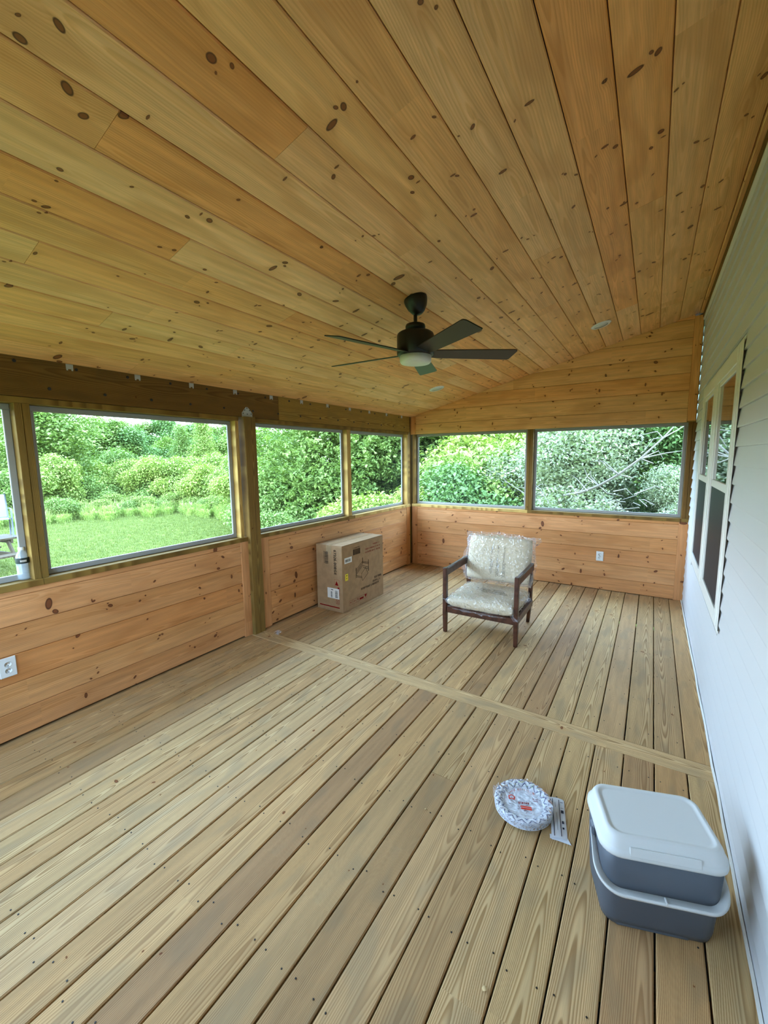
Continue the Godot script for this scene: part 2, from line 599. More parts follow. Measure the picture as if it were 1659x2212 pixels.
func ceiling_boards() -> void:
	var c := structure("ceiling", "sloping ceiling of knotty pine tongue and groove boards", "ceiling")
	var k := sqrt(1.0 + SLOPE * SLOPE)
	var across := Vector3(1, SLOPE, 0) / k
	var down := Vector3(SLOPE, -1, 0) / k
	var o := Vector3(XL, YC, 0)
	var joints := {9: [-0.765], 11: [-1.217], 5: [-0.78, -3.4], 7: [-1.215, -4.2], 3: [-1.207, -2.045, -4.55], 14: [-2.9], 17: [-2.907], 19: [-4.61], 16: [-4.587], 12: [-4.12], 18: [-5.05], 10: [-3.3], 1: [-2.3], 2: [-3.8], 4: [-2.9], 6: [-2.05, -4.6], 8: [-3.75], 13: [-3.75, -5.0], 15: [-4.2], 0: [-1.6, -4.4]}
	var tone := {"9_1": 5, "11_0": 5, "11_1": 0, "7_1": 0, "3_1": 3, "5_0": 3, "14_1": 4, "17_1": 4, "12_1": 0, "10_0": 0, "12_0": 4, "8_0": 0, "13_0": 1}
	for row in 20:
		var s0: float = 0.0 if row == 0 else 0.1755 + 0.1798 * (row - 1)
		var s1 := 0.1755 + 0.1798 * row
		var ends: Array = [ZF + 0.1] + (joints[row] if joints.has(row) else []) + [ZB - 0.1]
		for e in ends.size() - 1:
			var m: Material = M["pine%d" % tone["%d_%d" % [row, e]]] if tone.has("%d_%d" % [row, e]) else pine()
			var a: float = ends[e + 1]
			plank("ceiling_board", o + across * (s0 + 0.0017) + Vector3(0, 0, a + 0.0007), Vector3(0, 0, 1), across, down, float(ends[e]) - a - 0.0014, s1 - s0 - 0.0034, 0.018, 0.0042, "pine", m, c)
	# edge trim against the house, then the ledger in the gap
	plank("trim_board", o + across * 3.5945 + down * 0.008 + Vector3(0, 0, ZB - 0.02), Vector3(0, 0, 1), across, down, ZF - ZB + 0.04, 0.034, 0.02, 0.003, "pine", M.pine4, c)
	block("ledger", Vector3(XR - 0.016, 3.105, ZB), Vector3(XR + 0.02, 3.158, ZF), M.treated_old, c)
	# roof deck and shingles above
	var st := begin()
	for part_ in [[0.019, 0.06, -0.5, 3.9]]:
		var lo := o + across * float(part_[2]) - down * float(part_[0])
		var t := Transform3D(Basis(across, -down, Vector3(0, 0, 1)), lo + across * (float(part_[3]) - float(part_[2])) * 0.5 - down * float(part_[1]) * 0.5 + Vector3(0, 0, (ZB + ZF) * 0.5))
		box(st, t, Vector3(float(part_[3]) - float(part_[2]), part_[1], ZF - ZB + 0.9), 0.003)
	part("roof_deck", st, M.underlay, c)

func screen(parent: Node, lo: Vector3, hi: Vector3, axis: int) -> void:
	# an aluminium frame with insect mesh; axis is the direction through it
	var s := Node3D.new()
	s.name = "insect_screen"
	parent.add_child(s, true)
	var i := 2 if axis == 0 else 0
	var th := 0.009
	var fw := 0.036
	for e in 4:
		var a := lo
		var b := hi
		a[axis] = lo[axis] - th; b[axis] = lo[axis] + th
		if e == 0: b[1] = lo[1] + fw
		elif e == 1: a[1] = hi[1] - fw
		else:
			a[1] = lo[1] + fw; b[1] = hi[1] - fw
			if e == 2: b[i] = lo[i] + fw
			else: a[i] = hi[i] - fw
		block("screen_frame", a, b, M.aluminium, s, 0.003)
	var st := begin()
	var p := [lo, lo, hi, hi]
	p[1][1] = hi[1]
	p[3][1] = lo[1]
	p[1][i] = lo[i]
	p[3][i] = hi[i]
	for q in 4: p[q][axis] = lo[axis]
	quad(st, p[0], p[1], p[2], p[3])
	part("mesh", st, M.screen_mesh, s)

func wall_left() -> void:
	var w := structure("wall_left", "open porch wall with pine cladding below and screened openings above", "wall")
	var bays := [[-2.478, ZF, -2.567, 1.0], [-5.585, -2.815, 0.0, -1.0]]
	var seams := [0.016, 0.178, 0.354, 0.529, 0.706, 0.880]
	for b in bays:
		for i in 5:
			plank("cladding_plank", Vector3(XL, seams[i] + 0.0012, b[0]), Vector3(0, 0, 1), Vector3(0, 1, 0), Vector3(1, 0, 0), float(b[1]) - float(b[0]), float(seams[i + 1]) - float(seams[i]) - 0.0024, 0.018, 0.0028, "pine", clad(), w)
		plank("cladding_plank", Vector3(XL, 0.881, b[0]), Vector3(0, 0, 1), Vector3(0, 1, 0), Vector3(1, 0, 0), float(b[1]) - float(b[0]), 0.034, 0.018, 0.002, "pine", M.clad0, w)
	block("sheathing", Vector3(XL - 0.12, 0.004, ZB - 0.1), Vector3(XL - 0.0185, 0.914, ZF + 0.1), M.underlay, w)
	# vertical trim at the ends of the cladding
	for z in [[-2.567, -2.478, 0], [-2.813, -2.700, 1], [-5.688, -5.586, 2]]:
		plank("corner_board", Vector3(XL + 0.004, 0.004, z[0]), Vector3(0, 1, 0), Vector3(0, 0, 1), Vector3(1, 0, 0), 0.911, float(z[1]) - float(z[0]) - 0.001, 0.022, 0.003, "pine", M["clad%d" % z[2]], w)
	# sills of flat two-by-fours
	for z in [[-0.99, ZF, "treated"], [-2.562, -0.992, "treated"], [-4.24, -2.694, "treated"], [-5.69, -4.242, "treated_pale"]]:
		plank("sill", Vector3(XL - 0.105, 0.955, z[0]), Vector3(0, 0, 1), Vector3(1, 0, 0), Vector3(0, 1, 0), float(z[1]) - float(z[0]), 0.117, 0.039, 0.004, "deck", M[z[2]], w)
	# headers, then the built-up beam
	for z in [[-2.535, ZF], [-5.66, -2.694]]:
		plank("header", Vector3(XL - 0.09, 2.0155, z[0]), Vector3(0, 0, 1), Vector3(1, 0, 0), Vector3(0, -1, 0), float(z[1]) - float(z[0]), 0.088, 0.037, 0.003, "deck", M.treated, w)
	plank("beam", Vector3(XL, 2.056, -3.024), Vector3(0, 0, 1), Vector3(0, 1, 0), Vector3(1, 0, 0), ZF + 3.02, 0.23, 0.038, 0.003, "deck", M.treated_old, w, 2, 0.1)
	plank("beam", Vector3(XL, 2.056, ZB + 0.046), Vector3(0, 0, 1), Vector3(0, 1, 0), Vector3(1, 0, 0), -3.026 - ZB - 0.046, 0.23, 0.038, 0.003, "deck", M.treated_beam, w, 4, 0.3)
	block("beam_core", Vector3(XL - 0.115, 2.056, ZB - 0.1), Vector3(XL - 0.039, 2.29, ZF + 0.1), M.treated_old, w)
	# studs
	for z in [[-0.987, -0.950, 0.0], [-1.026, -0.989, -0.003], [-2.534, -2.497, -0.004], [-4.157, -4.120, 0.0], [-4.196, -4.159, 0.0], [-5.636, -5.600, -0.002], [-2.732, -2.696, -0.03], [0.36, 0.40, 0.0]]:
		plank("stud", Vector3(XL + float(z[2]), 0.955, z[0]), Vector3(0, 1, 0), Vector3(0, 0, 1), Vector3(1, 0, 0), 1.061, float(z[1]) - float(z[0]), 0.089, 0.002, "deck", M.treated_pale if float(z[0]) < -2.0 else M.treated, w)
	# main posts with their beam brackets
	for z in [-2.628, ZB - 0.045, 0.47]:
		var near: bool = z > -3.0 and z < 0.0
		var px := XL + 0.041 if near else XL - 0.008
		var p := plank("post", Vector3(px, 0.0015, z - 0.066), Vector3(0, 1, 0), Vector3(0, 0, 1), Vector3(1, 0, 0), 2.054, 0.132, 0.135, 0.006, "deck", M.post, w, 1, rng.randf())
		if near:
			var st := begin()
			var out := []
			for q in [[-0.058, 0.0], [0.058, 0.0], [0.058, 0.035], [0.030, 0.068], [0.012, 0.088], [-0.010, 0.088], [-0.030, 0.068], [-0.058, 0.035]]:
				out.append(Vector3(XL + 0.003, 2.057 + float(q[1]), z - 0.004 + float(q[0])))
			var back := []
			for q in out: back.append(q - Vector3(0.003, 0, 0))
			cap(st, out, true)
			ring(st, out, back)
			part("beam_bracket", st, M.galvanised, p)
			for q in [[-0.045, 0.03], [0.045, 0.03], [0.0, 0.026], [-0.028, 0.06], [0.026, 0.06], [0.0, 0.079]]:
				part("nail", disc_x(0.005, 0.002), M.bolt_dark, p, at(Vector3(XL + 0.004, 2.057 + float(q[1]), z - 0.004 + float(q[0]))))
	# staggered bolts and rafter ties along the beam
	var bolt := disc_x(0.0095, 0.004)
	for k in 20:
		var z := -0.35 - 0.3135 * k
		if z < ZB + 0.1: break
		part("bolt", bolt, M.bolt_dark, w, at(Vector3(XL + 0.002, 2.256, z)))
		if z - 0.157 > ZB + 0.1:
			part("bolt", bolt, M.bolt_dark, w, at(Vector3(XL + 0.002, 2.117, z - 0.157)))
	for k in 13:
		var z := -0.415 - 0.4195 * k
		var st := begin()
		box(st, at(Vector3(0.0015, 0, 0)), Vector3(0.003, 0.030, 0.040), 0.001)
		for s in [-1.0, 1.0]:
			box(st, at(Vector3(0.0015, -0.018, s * 0.014)), Vector3(0.003, 0.012, 0.010), 0.001)
		part("rafter_tie", st, M.galvanised, w, at(Vector3(XL, 2.268, z)))
	# the screens themselves
	for z in [[-0.949, 0.36], [-2.496, -1.027], [-4.119, -2.696], [-5.599, -4.197]]:
		screen(w, Vector3(XL - 0.074, 0.956, z[0]), Vector3(XL - 0.074, 2.015, z[1]), 0)

func disc_x(r: float, h: float) -> ArrayMesh:
	var st := begin()
	lathe(st, [Vector2(0.0001, -h * 0.5), Vector2(r, -h * 0.5), Vector2(r, h * 0.3), Vector2(r * 0.7, h * 0.5), Vector2(0.0001, h * 0.5)], 10, Transform3D(Basis(Vector3(0, 0, 1), -PI * 0.5), Vector3.ZERO))
	st.generate_normals()
	return st.commit()

# the near end, behind the camera: full-height screens on the yard side, pine with the house door's return on the other
const XO := -0.95
func half_open_end(w: Node, z: float) -> void:
	for area in [[XO, XR - 0.002, 0.004, 9.0], [XL, XO, 2.16, 9.0], [XL, XO, 0.004, 0.95]]:
		var xa: float = area[0]
		var xb: float = area[1]
		var y0: float = area[2]
		var ya := minf(ceiling_y(xa) - 0.002, area[3])
		var yb := minf(ceiling_y(xb) - 0.002, area[3])
		var under := PackedVector2Array([Vector2(xa, y0), Vector2(xa, ya), Vector2(xb, yb), Vector2(xb, y0)])
		for i in 18:
			var strip := PackedVector2Array([Vector2(-4, 0.178 * i + 0.0014), Vector2(-4, 0.178 * (i + 1) - 0.0014), Vector2(1, 0.178 * (i + 1) - 0.0014), Vector2(1, 0.178 * i + 0.0014)])
			var cut := Geometry2D.intersect_polygons(under, strip)
			if cut.size(): gable_plank(cut[0], z, 1.0, pine(), w)
		var st := begin()
		var f := []
		var b := []
		for p in [Vector3(xa, y0, 0), Vector3(xa, ya - 0.008, 0), Vector3(xb, yb - 0.008, 0), Vector3(xb, y0, 0)]:
			f.append(p + Vector3(0, 0, z + 0.019))
			b.append(p + Vector3(0, 0, z + 0.10))
		cap(st, f, true)
		cap(st, b, false)
		ring(st, f, b)
		part("sheathing", st, M.underlay, w)
	for x in [-3.12, -2.05, XO - 0.04]:
		plank("stud", Vector3(x, 0.955, z + 0.002), Vector3(0, 1, 0), Vector3(1, 0, 0), Vector3(0, 0, -1), 1.203, 0.037, 0.089, 0.002, "deck", M.treated, w)
	for x in [[-3.08, -2.052], [-2.011, XO - 0.042]]:
		plank("rail", Vector3(x[0], 2.07, z + 0.002), Vector3(1, 0, 0), Vector3(0, 1, 0), Vector3(0, 0, -1), float(x[1]) - float(x[0]), 0.088, 0.037, 0.002, "deck", M.treated, w)
		screen(w, Vector3(x[0], 0.956, z + 0.06), Vector3(x[1], 2.068, z + 0.06), 2)

# the far gable wall, and the one behind the camera as its mirror image. out: the way it faces outdoors
func wall_end(z: float, out: float, called: String) -> void:
	var w := structure(called, "gable end of the porch in pine with two wide screened openings" if out < 0.0 else "gable end of the porch behind the viewer", "wall")
	var n := Vector3(0, 0, -out)
	var seams := [0.006, 0.165, 0.347, 0.53, 0.707, 0.882, 0.916]
	var x0 := -3.055
	var x1 := 0.287
	if out > 0.0:
		half_open_end(w, z)
		return
	for i in 6:
		plank("cladding_plank", Vector3(x0, seams[i] + 0.0012, z), Vector3(1, 0, 0), Vector3(0, 1, 0), n, x1 - x0, float(seams[i + 1]) - float(seams[i]) - 0.0024, 0.018, 0.0028, "pine", clad(), w)
	block("sheathing", Vector3(XL - 0.1, 0.004, z + out * 0.019), Vector3(XR, 0.914, z + out * 0.12), M.underlay, w)
	for x in [[-3.146, -3.056], [0.288, 0.376]]:
		plank("corner_board", Vector3(x[0], 0.003, z - out * 0.004), Vector3(0, 1, 0), Vector3(1, 0, 0), n, 0.911, float(x[1]) - float(x[0]), 0.022, 0.003, "pine", M.clad0, w)
	plank("sill", Vector3(-3.145, 0.955, z - out * 0.012), Vector3(1, 0, 0), Vector3(0, 0, out), Vector3(0, 1, 0), 1.76, 0.117, 0.039, 0.004, "deck", M.treated_pale, w)
	plank("sill", Vector3(-1.384, 0.955, z - out * 0.012), Vector3(1, 0, 0), Vector3(0, 0, out), Vector3(0, 1, 0), 1.77, 0.117, 0.039, 0.004, "deck", M.treated, w)
	plank("header", Vector3(-3.14, 2.022, z + out * 0.001), Vector3(1, 0, 0), Vector3(0, 0, out), Vector3(0, -1, 0), 3.51, 0.088, 0.037, 0.003, "deck", M.treated, w)
	for x in [[-3.139, -3.102], [-1.4165, -1.3795], [-1.3775, -1.3405], [0.305, 0.343], [0.345, 0.381]]:
		plank("stud", Vector3(x[0], 0.955, z + out * 0.002), Vector3(0, 1, 0), Vector3(1, 0, 0), n, 1.067, float(x[1]) - float(x[0]), 0.089, 0.002, "deck", M.treated_old if float(x[0]) > 0.0 else M.treated, w)
	screen(w, Vector3(-3.101, 0.956, z + out * 0.08), Vector3(-1.417, 2.021, z + out * 0.08), 2)
	screen(w, Vector3(-1.340, 0.956, z + out * 0.08), Vector3(0.304, 2.021, z + out * 0.08), 2)
	# gable planks, cut to the slope of the roof
	var up := [2.021, 2.173, 2.364, 2.547, 2.732, 2.915, 3.10, 3.29]
	var under := PackedVector2Array([Vector2(-3.083, 1.9), Vector2(-3.083, ceiling_y(-3.083) - 0.002), Vector2(x1, ceiling_y(x1) - 0.002), Vector2(x1, 1.9)])
	if out < 0.0:
		for i in 7:
			var strip := PackedVector2Array([Vector2(-4, up[i] + 0.0014), Vector2(-4, up[i + 1] - 0.0014), Vector2(1, up[i + 1] - 0.0014), Vector2(1, up[i] + 0.0014)])
			var cut := Geometry2D.intersect_polygons(under, strip)
			if cut.size(): gable_plank(cut[0], z, out, [M.pine1, M.pine4, M.pine2, M.pine4][i % 4], w)
	var st := begin()
	var prof := [Vector3(XL - 0.1, 2.06, 0), Vector3(XL - 0.1, 2.25, 0), Vector3(XR, 3.15, 0), Vector3(XR, 2.06, 0)]
	var f := []
	var b := []
	for p in prof:
		f.append(p + Vector3(0, 0, z + out * 0.019))
		b.append(p + Vector3(0, 0, z + out * 0.10))
	cap(st, f, out > 0.0)
	cap(st, b, out < 0.0)
	ring(st, f, b)
	part("gable_sheathing", st, M.underlay, w)
	plank("corner_board", Vector3(-3.171, 2.022, z - out * 0.004), Vector3(0, 1, 0), Vector3(1, 0, 0), n, 0.268, 0.087, 0.022, 0.003, "pine", M.pine5, w)
	plank("corner_board", Vector3(0.288, 2.036, z - out * 0.004), Vector3(0, 1, 0), Vector3(1, 0, 0), n, 1.095, 0.078, 0.022, 0.003, "pine", M.pine5, w)

func gable_plank(poly: PackedVector2Array, z: float, out: float, m: Material, parent: Node) -> void:
	var c := Vector2.ZERO
	var lo := poly[0]
	for p in poly:
		c += p / poly.size()
		lo = lo.min(p)
	var row := rng.randi() % PINE_ROWS
	var start := rng.randf()
	var layers := []
	for e in [[0.0, 0.0028], [0.0028, 0.0], [0.018, 0.0]]:
		var r := []
		for p in poly:
			var q := p + (c - p).sign() * float(e[1])
			r.append(Vector3(q.x, q.y, z + out * float(e[0])))
		layers.append(r)
	var st := begin()
	var uv := func(p: Vector3) -> Vector2: return Vector2(start + (p.x - lo.x) / 3.0, (row + 0.02 + 0.95 * clampf((p.y - lo.y) / 0.195, 0.0, 1.0)) / PINE_ROWS)
	var n := poly.size()
	var cw := Geometry2D.is_polygon_clockwise(poly) == (out < 0.0)
	for i in range(1, n - 1):
		var q := [layers[0][0], layers[0][i], layers[0][i + 1]]
		if not cw: q.reverse()
		for p in q: v(st, p, uv.call(p))
	for k in 2:
		for i in n:
			var j := (i + 1) % n
			var q := [layers[k][i], layers[k + 1][i], layers[k + 1][j], layers[k][j]]
			if not cw: q.reverse()
			quad(st, q[0], q[1], q[2], q[3], uv.call(q[0]), uv.call(q[1]), uv.call(q[2]), uv.call(q[3]))
	part("gable_plank", st, m, parent)

func siding_piece(w: Node, y: float, z0: float, z1: float, top: float) -> void:
	var st := begin()
	var prof := [Vector2(0.0, 0.0), Vector2(-0.0005, 0.006), Vector2(0.0105, 0.097), Vector2(0.0115, 0.1012), Vector2(0.016, 0.1012), Vector2(0.016, 0.002), Vector2(0.012, 0.0)]
	var a := []
	var b := []
	for p in prof:
		var yy := minf(y + p.y, top)
		a.append(Vector3(XR + p.x, yy, z0))
		b.append(Vector3(XR + p.x, yy, z1))
	ring(st, b, a)
	cap(st, a, true)
	cap(st, b, false)
	part("siding_course", st, M.vinyl, w)

const WZ0 := -5.040   # house window, outer edges of its casing
const WZ1 := -2.950
const WY0 := 0.650
const WY1 := 2.279

func wall_right() -> void:
	var w := structure("wall_right", "house wall clad in pale horizontal vinyl siding", "wall")
	for k in 32:
		var y := -0.0125 + 0.1013 * k
		if y > 3.10: break
		if y + 0.09 > WY0 and y < WY1 - 0.01:
			siding_piece(w, y, ZB - 0.06, WZ0 + 0.03, 3.12)
			siding_piece(w, y, WZ1 - 0.045, ZF + 0.3, 3.12)
		else:
			siding_piece(w, y, ZB - 0.06, ZF + 0.3, 3.12)
	for q in [[Vector3(XR + 0.018, -0.7, ZB - 1.2), Vector3(XR + 0.20, 0.66, ZF + 1.2)], [Vector3(XR + 0.018, 2.27, ZB - 1.2), Vector3(XR + 0.20, 4.2, ZF + 1.2)], [Vector3(XR + 0.018, 0.66, ZB - 1.2), Vector3(XR + 0.20, 2.27, WZ0)], [Vector3(XR + 0.018, 0.66, WZ1), Vector3(XR + 0.20, 2.27, ZF + 1.2)]]:
		block("sheathing", q[0], q[1], M.trim_white, w)
	# starter strip along the deck and the channel under the ceiling
	var st := begin()
	var prev := []
	for i in 31:
		var z: float = lerpf(ZB, ZF + 0.2, i / 30.0)
		var j := rng.randf_range(-0.0025, 0.0025)
		var r := [Vector3(XR - 0.010 + j, 0.002, z), Vector3(XR - 0.010 + j, 0.014, z), Vector3(XR - 0.002 + j, 0.016, z), Vector3(XR - 0.002 + j, 0.002, z)]
		if prev.size(): ring(st, r, prev)
		else: cap(st, r, true)
		prev = r
	cap(st, prev, false)
	part("starter_strip", st, M.trim_white, w)
	block("top_channel", Vector3(XR - 0.012, 3.078, ZB), Vector3(XR + 0.006, 3.100, ZF + 0.2), M.trim_white, w)

func house_window() -> void:
	var w := structure("window_1", "white twin double hung window in the vinyl siding", "window")
	var xf := XR - 0.006
	# the thin lip that the siding slips under, then the stepped casing
	block("casing_lip", Vector3(xf, WY0, WZ1 - 0.052), Vector3(xf + 0.002, WY1, WZ1), M.trim_white, w, 0.0005)
	block("casing_lip", Vector3(xf, WY0, WZ0), Vector3(xf + 0.002, WY1, WZ0 + 0.04), M.trim_white, w, 0.0005)
	block("casing", Vector3(xf + 0.001, WY0, WZ1 - 0.185), Vector3(XR + 0.05, WY1, WZ1 - 0.05), M.trim_white, w, 0.003)
	block("casing", Vector3(xf - 0.004, WY0 + 0.02, WZ1 - 0.13), Vector3(XR + 0.01, WY1 - 0.02, WZ1 - 0.075), M.trim_white, w, 0.003)
	block("casing", Vector3(xf + 0.001, WY0, WZ0 + 0.03), Vector3(XR + 0.05, WY1, WZ0 + 0.085), M.trim_white, w, 0.003)
	block("casing", Vector3(xf, WY1 - 0.10, WZ0 + 0.085), Vector3(XR + 0.05, WY1, WZ1 - 0.185), M.trim_white, w, 0.003)
	block("casing", Vector3(xf, WY0, WZ0 + 0.085), Vector3(XR + 0.05, WY0 + 0.085, WZ1 - 0.185), M.trim_white, w, 0.003)
	block("mullion", Vector3(xf, WY0 + 0.085, -4.185), Vector3(XR + 0.05, WY1 - 0.10, -3.92), M.trim_white, w, 0.003)
	block("mullion", Vector3(xf - 0.004, WY0 + 0.03, -4.09), Vector3(XR + 0.01, WY1 - 0.04, -4.02), M.trim_white, w, 0.003)
	for u in [[WZ0 + 0.085, -4.185], [-3.92, WZ1 - 0.185]]:
		var z0: float = u[0]
		var z1: float = u[1]
		for half in 2:
			var y0 := 1.437 if half == 1 else WY0 + 0.085
			var y1 := WY1 - 0.10 if half == 1 else 1.475
			var xs := xf + (0.008 if half == 1 else 0.020)
			var s := Node3D.new()
			s.name = "sash"
			w.add_child(s, true)
			var fw := 0.032
			block("rail", Vector3(xs, y0, z0), Vector3(xs + 0.02, y0 + fw + (0.02 if half == 1 else 0.0), z1), M.trim_white, s, 0.003)
			block("rail", Vector3(xs, y1 - fw, z0), Vector3(xs + 0.02, y1, z1), M.trim_white, s, 0.003)
			block("stile", Vector3(xs, y0 + fw, z0), Vector3(xs + 0.02, y1 - fw, z0 + fw), M.trim_white, s, 0.003)
			block("stile", Vector3(xs, y0 + fw, z1 - fw), Vector3(xs + 0.02, y1 - fw, z1), M.trim_white, s, 0.003)
			block("pane", Vector3(xs + 0.008, y0 + fw, z0 + fw), Vector3(xs + 0.012, y1 - fw, z1 - fw), M.glass, s, 0.0005)
		block("window_screen", Vector3(xf + 0.010, WY0 + 0.085, z0 + 0.012), Vector3(xf + 0.012, 1.437, z1 - 0.012), M.window_screen_mesh, w, 0.0003)
	# the room behind the glass, with painted walls and a wooden floor
	var x0 := XR + 0.2
	var x1 := XR + 3.4
	var z0 := WZ0 - 0.8
	var z1 := WZ1 + 0.8
	block("room_wall", Vector3(x1, -0.1, z0), Vector3(x1 + 0.1, 2.6, z1), M.room_paint, w)
	block("room_wall", Vector3(x0, -0.1, z0 - 0.1), Vector3(x1, 2.6, z0), M.room_paint, w)
	block("room_wall", Vector3(x0, -0.1, z1), Vector3(x1, 2.6, z1 + 0.1), M.room_paint, w)
	block("room_floor", Vector3(x0, -0.2, z0), Vector3(x1, -0.1, z1), M.walnut, w)
	block("room_ceiling", Vector3(x0, 2.6, z0), Vector3(x1, 2.7, z1), M.room_paint, w)

# ---------------------------------------------------------------- fittings
func fan() -> void:
	var base := Vector3(-1.402, 0, -2.612)
	var f := thing("ceiling_fan", "black five-blade ceiling fan with round white light hanging from the pine ceiling", "ceiling fan", base)
	var cy := ceiling_y(base.x)
	var st := begin(true)
	var tilt := Transform3D(Basis(Vector3(0, 0, 1), atan(SLOPE)), Vector3(0, cy, 0))
	lathe(st, [Vector2(0.001, -0.105), Vector2(0.022, -0.105), Vector2(0.030, -0.100), Vector2(0.045, -0.088), Vector2(0.064, -0.060), Vector2(0.075, -0.028), Vector2(0.078, -0.006), Vector2(0.078, 0.0), Vector2(0.001, 0.0)], 32, tilt)
	part("canopy", st, M.fan_black, f)
	st = begin(true)
	lathe(st, [Vector2(0.0125, 2.54), Vector2(0.0125, 2.66)], 16)
	part("downrod", st, M.fan_black, f)
	st = begin(true)
	lathe(st, [Vector2(0.001, 2.352), Vector2(0.100, 2.352), Vector2(0.118, 2.356), Vector2(0.125, 2.366), Vector2(0.125, 2.482), Vector2(0.121, 2.497), Vector2(0.108, 2.506), Vector2(0.068, 2.512), Vector2(0.060, 2.517), Vector2(0.060, 2.523), Vector2(0.066, 2.527), Vector2(0.067, 2.545), Vector2(0.063, 2.557), Vector2(0.050, 2.562), Vector2(0.001, 2.562)], 40)
	part("motor_housing", st, M.fan_black, f)
	st = begin(true)
	lathe(st, [Vector2(0.001, 2.300), Vector2(0.070, 2.301), Vector2(0.098, 2.306), Vector2(0.106, 2.316), Vector2(0.108, 2.353), Vector2(0.001, 2.354)], 40)
	part("light_lens", st, M.frosted, f)
	for k in 5:
		st = begin()
		var outline := []
		for p in [[0.10, -0.045], [0.16, -0.058], [0.40, -0.066], [0.655, -0.073], [0.672, -0.066], [0.690, 0.052], [0.684, 0.066], [0.670, 0.071], [0.40, 0.064], [0.16, 0.056], [0.10, 0.043]]:
			outline.append(Vector2(p[0], p[1]))
		var bas := Basis(Vector3(0, 1, 0), -deg_to_rad(35.0 - 72.0 * k)) * Basis(Vector3(1, 0, 0), deg_to_rad(-13.0))
		var top := []
		var bot := []
		for p in outline:
			top.append(bas * Vector3(p.x, 0.003, p.y) + Vector3(0, 2.370, 0))
			bot.append(bas * Vector3(p.x, -0.003, p.y) + Vector3(0, 2.370, 0))
		cap(st, top, true)
		cap(st, bot, false)
		ring(st, bot, top)
		part("blade", st, M.fan_blade, f)

func recessed_lights() -> void:
	for p in [[-0.511, -4.806, "white flush disc light in the ceiling near the house wall"], [-2.278, -4.79, "white flush disc light in the ceiling near the screened left wall"]]:
		var o := thing("recessed_light", p[2], "downlight", Vector3(p[0], ceiling_y(p[0]), p[1]), 0.0, "ceiling downlights")
		var tilt := Transform3D(Basis(Vector3(0, 0, 1), atan(SLOPE)), Vector3.ZERO)
		var st := begin(true)
		lathe(st, [Vector2(0.062, -0.008), Vector2(0.074, -0.010), Vector2(0.088, -0.006), Vector2(0.092, 0.0)], 32, tilt)
		part("trim_ring", st, M.white_plastic, o)
		st = begin(true)
		lathe(st, [Vector2(0.001, -0.005), Vector2(0.064, -0.005), Vector2(0.064, 0.0), Vector2(0.001, 0.0)], 32, tilt)
		part("lens", st, M.frosted, o)

func outlets() -> void:
	for p in [[Vector3(XL, 0.466, -0.773), PI * 0.5, "white duplex outlet on the left wall cladding under the water bottle"], [Vector3(-0.490, 0.428, ZB), 0.0, "white duplex outlet on the far wall cladding behind the armchair"]]:
		var o := thing("wall_outlet", p[2], "outlet", p[0], p[1], "duplex outlets on the cladding")
		var st := begin()
		box(st, at(Vector3(0, 0, 0.004)), Vector3(0.080, 0.120, 0.008), 0.003)
		part("cover_plate", st, M.white_plastic, o)
		for s in [-1.0, 1.0]:
			st = begin(true)
			var lo := []
			var hi := []
			for q in rounded_rect(0.034, 0.030, 0.013, 0.0):
				lo.append(Vector3(q.x, s * 0.0195 + q.z, 0.0075))
				hi.append(Vector3(q.x * 0.97, s * 0.0195 + q.z * 0.97, 0.0105))
			ring(st, lo, hi)
			cap(st, hi, true)
			var r := part("receptacle", st, M.white_plastic, o)
			for q in [[-0.0065, 0.004, 0.0022, 0.008], [0.0065, 0.004, 0.0022, 0.0065], [0.0, -0.008, 0.0048, 0.0048]]:
				var sl := begin()
				box(sl, at(Vector3(q[0], s * 0.0195 + float(q[1]), 0.0105)), Vector3(q[2], q[3], 0.001), 0.0003)
				part("slot", sl, M.socket_dark, r)
		st = begin()
		box(st, at(Vector3(0, 0, 0.0085)), Vector3(0.006, 0.006, 0.002), 0.001)
		part("screw", st, M.galvanised, o)

# ---------------------------------------------------------------- things in the porch
func marks(called: String, rects: Array, m: Material, parent: Node, t: Transform3D) -> void:
	# flat ink: rectangles [x, y, w, h] in the plane of t, a hair proud of it
	var st := begin()
	for r in rects:
		var a: Vector3 = t * Vector3(r[0], r[1], 0.0008)
		var b: Vector3 = t * Vector3(r[0], r[1] + r[3], 0.0008)
		var c: Vector3 = t * Vector3(r[0] + r[2], r[1] + r[3], 0.0008)
		var d: Vector3 = t * Vector3(r[0] + r[2], r[1], 0.0008)
		quad(st, a, b, c, d)
	tag(part(called, st, m, parent), "", "", "", "stuff" if rects.size() > 1 else "")

func strokes(called: String, lines: Array, width: float, m: Material, parent: Node, t: Transform3D, z := 0.0008) -> void:
	var st := begin()
	for l in lines:
		var a := Vector2(l[0], l[1])
		var b := Vector2(l[2], l[3])
		var n := (b - a).normalized().orthogonal() * width * 0.5
		quad(st, t * Vector3(a.x - n.x, a.y - n.y, z), t * Vector3(b.x - n.x, b.y - n.y, z), t * Vector3(b.x + n.x, b.y + n.y, z), t * Vector3(a.x + n.x, a.y + n.y, z))
	tag(part(called, st, m, parent), "", "", "", "stuff" if lines.size() > 1 else "")

func words(called: String, text: String, size: float, m: Material, parent: Node, t: Transform3D) -> void:
	var tm := TextMesh.new()
	var f := SystemFont.new()
	f.font_names = PackedStringArray(["Droid Sans"])
	f.font_weight = 700
	tm.font = f
	tm.text = text
	tm.font_size = 32
	tm.pixel_size = size / 32.0
	tm.depth = 0.001
	part(called, tm, m, parent, t)

